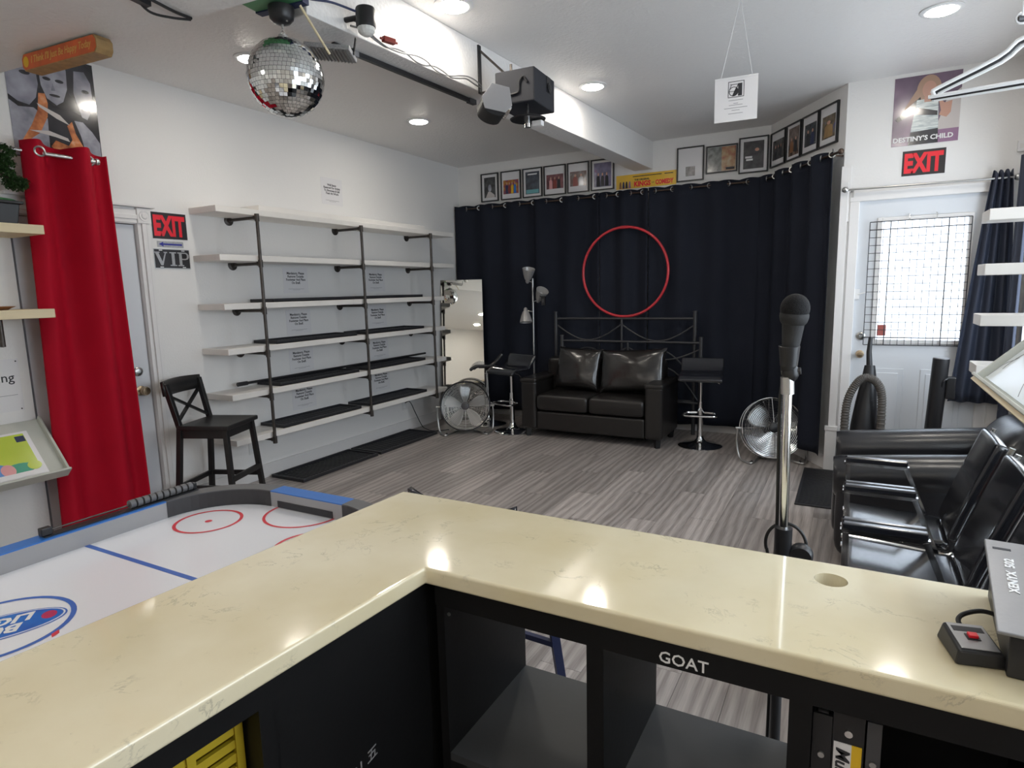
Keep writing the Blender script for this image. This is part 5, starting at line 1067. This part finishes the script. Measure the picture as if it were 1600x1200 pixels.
# ---- mixer and remote on the counter
mxr = thing('audio_mixer', 'grey topped audio mixer on the right end of the counter', 'mixer', (.35, 1.20, .9605), rad(-4))
prof = [(-.13, 0), (.15, 0), (.15, .085), (.10, .115), (-.13, .07)]
MB().prism([(y, z) for y, z in prof], -.118, .25, Matrix(((0, 0, 1, 0), (1, 0, 0, 0), (0, 1, 0, 0), (0, 0, 0, 1)))).build('case', 'black_plastic', mxr, bevel=.003)
sl_ = math.atan2(.045, .23); Tp = Matrix.Translation((0, -.13, .0712)) @ Matrix.Rotation(sl_, 4, 'X')
MB().box(-.135, .25, -.012, .245, 0, .006, Tp).build('top_plate', 'grey_panel', mxr, bevel=.002)
text(mxr, 'XENYX  502', .018, tuple(Tp @ Vector((-.105, .14, .0065))), 'white_plastic', T=Matrix.Rotation(sl_, 4, 'X') @ Matrix.Rotation(PI/2, 4, 'Z'), bold=.0005)
MB().box(-.125, -.10, .215, .221, .006, .0065, Tp).build('slot', 'ink', mxr)
for r_ in range(5):
    for c_ in range(4):
        Tq = Tp @ Matrix.Translation((-.045+c_*.06, .05+r_*.042, .006)); MB().lathe([(.012, 0), (.011, .006), (.008, .008), (.008, .018), (.003, .019)], 14, Tq).build('knob', 'black_plastic', mxr, smooth=True)
for c_ in range(3): MB().lathe([(.012, 0), (.012, .006), (.006, .007)], 18, Matrix.Translation((-.07+c_*.08, -.131, .03)) @ Matrix.Rotation(PI/2, 4, 'X')).build('jack', 'steel', mxr, smooth=True)
rm = thing('foot_switch', 'small black remote box with red button beside the mixer', 'remote', (.187, 1.13, .9605), rad(12))
MB().add([(-.034, -.042, 0), (.034, -.042, 0), (.034, .042, 0), (-.034, .042, 0), (-.030, -.040, .024), (.030, -.040, .024), (.028, .036, .03), (-.028, .036, .03)], [(0, 3, 2, 1), (4, 5, 6, 7), (0, 1, 5, 4), (1, 2, 6, 5), (2, 3, 7, 6), (3, 0, 4, 7)]).build('case', 'black_plastic', rm, bevel=.004)
Tr_ = Matrix.Translation((0, -.002, .0274)) @ Matrix.Rotation(math.atan2(.006, .076), 4, 'X')
MB().box(-.025, .025, -.033, .034, 0, .001, Tr_).build('face_plate', 'grey_panel', rm); MB().box(-.021, .021, .012, .026, .001, .0014, Tr_).build('label_strip', 'ink', rm); MB().box(-.009, .009, -.010, .006, .001, .002, Tr_).build('button_well', 'ink', rm); MB().box(-.0065, .0065, -.007, .004, .002, .007, Tr_).build('red_button', 'red', rm, bevel=.001)
tag(MB().tube(smoothpts([(.180, 1.172, .978), (.178, 1.195, .982), (.19, 1.215, .985), (.215, 1.225, .99), (.245, 1.225, .985)]), .0038, 8).build('remote_cable', 'cable', smooth=True), 'short black cable joining the remote box to the mixer', 'cable')
tag(MB().tube(smoothpts([(.262, 1.055, .985), (.258, 1.03, .966), (.27, 1.01, .9645), (.30, .995, .966), (.33, .975, .93), (.36, .96, .80)]), .0038, 8).build('audio_cable', 'cable', smooth=True), 'black cable running off the mixer over the counter edge', 'cable')

# ================================================================== AIR HOCKEY TABLE
hk_ = thing('air_hockey_table', 'air hockey table with blue rails and white playfield beside the counter', 'air hockey table', (-1.684, .62, 0))
IX0, IX1, IY0, IY1 = -2.068, -1.240, -.28, 1.487; HZ = .78; RT = .835; rw = .062
MB().box(IX0-.01, IX1+.01, IY0-.01, IY1+.01, HZ-.03, HZ).build('playfield', 'h_white', hk_, world=True)
MB().box(IX0-rw+.005, IX1+rw-.005, IY0-rw+.005, IY1+rw-.005, HZ-.20, HZ-.03).build('cabinet_body', 'black_lam', hk_, bevel=.006, world=True)
def rail(x0, x1, y0, y1, inner):
    o = MB().box(x0, x1, y0, y1, HZ-.05, RT).build('rail', 'h_grey', hk_, world=True)
    MB().box(x0, x1, y0, y1, RT, RT+.004).build('rail_top', 'h_blue', o, world=True)
cr_ = .24
rail(IX0-rw, IX0, IY0+cr_, IY1-cr_, 1); rail(IX1, IX1+rw, IY0+cr_, IY1-cr_, 1); rail(IX0+cr_, IX1-cr_, IY1, IY1+rw, 1); rail(IX0+cr_, IX1-cr_, IY0-rw, IY0, 1)
for cx_, cy_, a0 in ((IX0+cr_, IY1-cr_, PI/2), (IX1-cr_, IY1-cr_, 0), (IX0+cr_, IY0+cr_, PI), (IX1-cr_, IY0+cr_, 1.5*PI)):
    n = 14; A = [a0+PI/2*i/n for i in range(n+1)]
    poly = [(cx_+(cr_+rw)*cos(a), cy_+(cr_+rw)*sin(a)) for a in A]+[(cx_+cr_*cos(a), cy_+cr_*sin(a)) for a in reversed(A)]
    vs = [(x, y, HZ-.05) for x, y in poly]+[(x, y, RT+.004) for x, y in poly]; m2 = len(poly); fs = [(i, (i+1) % m2, m2+(i+1) % m2, m2+i) for i in range(m2)]+[(i, i+1, m2-2-i, m2-1-i) for i in range(n)]+[(m2+i, m2+i+1, 2*m2-2-i, 2*m2-1-i) for i in range(n)]
    o = MB().add(vs, fs).build('corner_cap', 'h_dkgrey', hk_, smooth=True, world=True); 
    vs = [(cx_+(cr_-.002)*cos(a), cy_+(cr_-.002)*sin(a), z) for z in (HZ+.001, RT+.001) for a in A]; MB().add(vs, [(i, i+1, n+2+i, n+1+i) for i in range(n)]).build('corner_liner', 'h_corner', o, world=True)
MB().box(-1.792, -1.526, IY1-.003, IY1+.02, HZ+.003, HZ+.026).build('goal_slot', 'ink', hk_, world=True)
def ring_line(c, r, w, m_, nm, a0=0., a1=2*PI, z=HZ+.0008, n=48):
    vs = []; fs = []
    for i in range(n+1):
        a = a0+(a1-a0)*i/n
        for q_ in (r-w/2, r+w/2): vs.append((c[0]+q_*cos(a), c[1]+q_*sin(a), z))
    for i in range(n): fs.append((2*i, 2*i+1, 2*i+3, 2*i+2))
    MB().add(vs, fs).build(nm, m_, hk_, world=True)
ring_line((-1.905, 1.287), .105, .011, 'h_red', 'face_off_circle'); ring_line((-1.425, 1.287), .105, .011, 'h_red', 'face_off_circle'); ring_line((-1.659, IY1), .135, .010, 'h_red', 'goal_crease', PI, 2*PI)
for x in (-1.905, -1.425): MB().lathe([(.012, 0), (.001, .0004)], 16, Matrix.Translation((x, 1.287, HZ+.0006))).build('face_off_dot', 'h_red', hk_, world=True)
MB().box(IX0, IX1, .974, .99, HZ+.0004, HZ+.0008).build('blue_line', 'h_line', hk_, world=True); MB().box(IX0, IX1, .20, .216, HZ+.0004, HZ+.0008).build('blue_line', 'h_line', hk_, world=True)
LCX, LCY = -1.735, .605; ring_line((LCX, LCY), .155, .012, 'h_line', 'centre_circle')
lrot = rad(200)
def E2(a, b, z, m_, nm, dx=0): MB().prism(ell(LCX+dx, LCY, a, b, 40, rad(63)), z, z+.0003).build(nm, m_, hk_, world=True)
E2(.142, .070, HZ+.0008, 'h_line', 'logo_border'); E2(.138, .066, HZ+.0011, 'h_white', 'logo_gap'); E2(.134, .062, HZ+.0014, 'h_line', 'logo_border'); E2(.131, .059, HZ+.0017, 'logo_blue', 'logo_field')
MB().prism(ell(LCX+.045, LCY+.095, .016, .022, 16, rad(63)), HZ+.002, HZ+.0022).build('logo_dot', 'logo_red', hk_, world=True)
Tt = Matrix.Rotation(rad(63+180), 4, 'Z')
for s, dy in (('BUD', .024), ('LIGHT', -.024)):
    text(hk_, s, .056, (LCX+1.684+dy*-sin(rad(243)), LCY-.62+dy*cos(rad(243)), HZ+.0026), 'white_plastic', T=Tt, sx=1.0, bold=.002, shear=.25, ext=.0003)
MB().prism([(-1.585, .655), (-1.568, .648), (-1.575, .667), (-1.592, .674)], HZ+.0005, HZ+.0009).build('red_mark', 'h_red', hk_, world=True)
for x in (IX0+.02, IX1-.02):
    for y in (IY0+.05, IY1-.05): MB().box(x-.045, x+.045, y-.045, y+.045, .012, HZ-.20).build('leg', 'black_lam', hk_, bevel=.004, world=True); MB().cyl((x, y, 0), (x, y, .014), .03, 14).build('leveller', 'rubber', hk_, world=True)
# score slider on the rail
ss = thing('score_slider', 'row of black score beads on the left rail of the hockey table', 'score counter', (-2.10, 1.08, RT+.0045))
MB().box(-.018, .018, -.20, .30, 0, .004).build('base_strip', 'black_plastic', ss); MB().cyl((0, -.19, .016), (0, .29, .016), .003, 8).build('wire', 'pipe', ss)
for i in range(10): MB().cyl((0, .06+i*.023, .018), (0, .077+i*.023, .018), .0145, 14).build('bead', 'h_dkgrey', ss, smooth=True)
MB().box(-.012, .012, -.205, -.175, .004, .028).build('end_stop', 'black_plastic', ss, bevel=.003); MB().box(-.012, .012, .285, .30, .004, .028).build('end_stop', 'black_plastic', ss, bevel=.003)

# ================================================================== RIGHT SIDE SEATING
def lounge_chair():
    t = thing('waiting_chair', '', 'chair', (0, 0, 0))      # local: x forward is -x world; built facing -x, width along y 0..-.47
    W = .40; r = .014
    def pad(u, v):   # seat then back in one vinyl shell, v along the profile
        if v < .5:
            k = v/.5; x = .01+.40*k; z = .425-.02*k+.0*k
        else:
            k = (v-.5)/.5; x = .41+.15*k**1.1+.0; z = .405+.46*k
        return (x, -W/2+.02+(W-.04)*u, z+.006*sin(PI*u))
    MB().grid(lambda u, v: pad(u, v*.499), 10, 12).build('seat', 'vinyl', t, smooth=True, thick=.045, bevel=.012)
    MB().grid(lambda u, v: pad(u, .53+.47*v), 10, 12).build('backrest', 'vinyl', t, smooth=True, thick=.045, bevel=.012)
    for s in (-1, 1):
        y = s*(W/2-.005)
        MB().tube(smoothpts([(.0, y, .40), (.20, y, .39), (.37, y, .378), (.415, y, .385), (.44, y, .43), (.50, y, .62), (.585, y, .865)], 5), r*.8, 8).build('shell_tube', 'chrome', t, smooth=True)
        y = s*(W/2+.024)
        MB().box(.0, .27, y-.018, y+.018, .64, .668).build('arm_pad', 'vinyl', t, bevel=.008, seg=3); MB().box(-.004, .275, y-.014, y+.014, .626, .64).build('arm_bar', 'chrome', t)
        for nm, q0, q1 in (('front_leg', (.015, y, 0), (.015, y, .63)), ('rear_strut', (.262, y, .632), (.375, y, .35)), ('seat_rail', (.012, y, .372), (.46, y, .345)), ('rear_leg', (.375, y, .352), (.50, y, 0))):
            MB().beam(q0, q1, .02, .03, (0, 1, 0)).build(nm, 'chrome', t)
    return t
wc = lounge_chair(); CG = 'row of black waiting chairs'
for i, (y, lb) in enumerate(((3.27, 'black vinyl waiting chair nearest the recliner'), (2.775, 'black vinyl waiting chair in the middle of the row of three'), (2.28, 'black vinyl waiting chair nearest the counter'))):
    m_ = Matrix.Translation((.0, y, 0))
    if i == 0: wc.matrix_basis = m_; wc['label'] = lb; wc['group'] = CG
    else: dup(wc, m_, lb, CG)
# ---- leather recliner
rc_ = thing('leather_recliner', 'large black leather recliner with rolled arms before the exit door', 'armchair', (.42, 4.12, 0), PI)
# local x forward (-x in the room), y sideways
for s in (-1, 1):
    MB().sell((.02, s*.33, .27), (.44, .105, .25), .2, .35, 36, 18).build('arm_side', 'leather_blk', rc_, smooth=True)
    ar = MB(); n = 14
    for i in range(n+1):
        pass
    ar.tube([(.475, s*.33, .475), (.47, s*.33, .475)]+[(.44-.90*i/12, s*.33, .478+.10*i/12) for i in range(13)]+[(-.49, s*.33, .58)], .115, 22)
    k = 22
    for i in range(2):
        c0_ = Vector((.475, s*.33, .475)) if i == 0 else Vector((.47, s*.33, .475)); sc_ = .72 if i == 0 else .93
        for j in range(k): v = Vector(ar.v[i*k+j]); ar.v[i*k+j] = tuple(c0_+(v-c0_)*sc_)
    ar.build('arm_roll', 'leather_blk', rc_, smooth=True, ang=70)
MB().sell((.03, 0, .30), (.42, .23, .17), .2, .4, 36, 18).build('seat_cushion', 'leather_blk', rc_, smooth=True); MB().sell((.0, 0, .14), (.42, .30, .138), .15, .2, 28, 14).build('base', 'leather_blk', rc_, smooth=True)
Tb = Matrix.Translation((-.38, 0, .50)) @ Matrix.Rotation(rad(-28), 4, 'Y'); MB().sell((0, 0, 0), (.13, .30, .26), .5, .55, 32, 18, Tb).build('backrest', 'leather_blk', rc_, smooth=True)
Tb = Matrix.Translation((-.40, 0, .635)) @ Matrix.Rotation(rad(-40), 4, 'Y'); MB().sell((0, 0, 0), (.15, .32, .15), .55, .75, 32, 18, Tb).build('head_cushion', 'leather_blk', rc_, smooth=True)
MB().sell((.42, 0, .27), (.06, .22, .18), .3, .4, 28, 14).build('footrest', 'leather_blk', rc_, smooth=True)
# ---- vacuum cleaner by the door
vc = thing('vacuum_cleaner', 'upright black vacuum cleaner with ribbed hose by the exit door', 'vacuum', (.12, 5.28, .0)); vy = 5.28
MB().add([(-.03, vy-.10, .02), (.27, vy-.10, .02), (.27, vy+.16, .02), (-.03, vy+.16, .02), (0, vy-.08, .10), (.25, vy-.08, .10), (.25, vy+.14, .12), (0, vy+.14, .12)], [(0, 3, 2, 1), (4, 5, 6, 7), (0, 1, 5, 4), (1, 2, 6, 5), (2, 3, 7, 6), (3, 0, 4, 7)]).build('floor_head', 'black_plastic', vc, bevel=.01, world=True)
MB().tube([(.10, vy+.02, .10), (.11, vy+.03, .45), (.115, vy+.05, .62), (.125, vy+.07, .78), (.125, vy+.08, .90)], .11, 20, False, .035).build('body', 'black_plastic', vc, smooth=True, world=True); MB().tube([(.125, vy+.08, .86), (.115, vy+.10, 1.0), (.12, vy+.11, 1.11)], .022, 12, False, .014).build('handle', 'black_plastic', vc, smooth=True, world=True)
hp2 = smoothpts([(-.01, vy-.06, .15), (-.02, vy-.06, .45), (-.005, vy-.06, .66), (.06, vy-.06, .80), (.135, vy-.06, .82), (.20, vy-.06, .74), (.215, vy-.06, .55), (.21, vy-.06, .2)], 10); hb = MB()
hb.tube(hp2, .026, 12)
for i in range(1, len(hp2)-1, 1):
    d = (hp2[i+1]-hp2[i-1]).normalized(); hb.ring((0, 0, 0), .027, .004, 14, 5, Matrix.Translation(hp2[i]) @ d.to_track_quat('Z', 'Y').to_matrix().to_4x4())
hb.build('hose', 'hose', vc, smooth=True, world=True); MB().cyl((-.03, vy+.1, .035), (.0, vy+.1, .035), .035, 16).cyl((.24, vy+.1, .035), (.27, vy+.1, .035), .035, 16).build('wheel', 'rubber', vc, smooth=True, world=True)
tc_ = thing('tower_appliance', 'tall black tube appliance with short side grip by the exit door', 'appliance', (.56, 5.35, 0)); 
MB().cyl((.53, 5.35, .03), (.565, 5.35, .965), .052, 24).build('tube', 'black_plastic', tc_, smooth=True, world=True); MB().cyl((.565, 5.35, .962), (.5655, 5.35, .972), .05, 24).build('cap', 'grey_panel', tc_, smooth=True, world=True); MB().lathe([(.13, 0), (.13, .02), (.05, .04)], 28, Matrix.Translation((.53, 5.35, 0))).build('base', 'black_plastic', tc_, smooth=True, world=True)
MB().box(.60, .66, 5.31, 5.37, .68, .84).build('side_grip', 'black_plastic', tc_, bevel=.01, world=True); MB().tube(smoothpts([(.57, 5.33, .70), (.58, 5.30, .80), (.61, 5.31, .83)]), .008, 8).build('grip_loop', 'black_plastic', tc_, smooth=True, world=True)

vc.matrix_basis = Matrix.Translation((0, 0, .0147)) @ vc.matrix_basis; tc_.matrix_basis = Matrix.Translation((0, 0, .0147)) @ tc_.matrix_basis
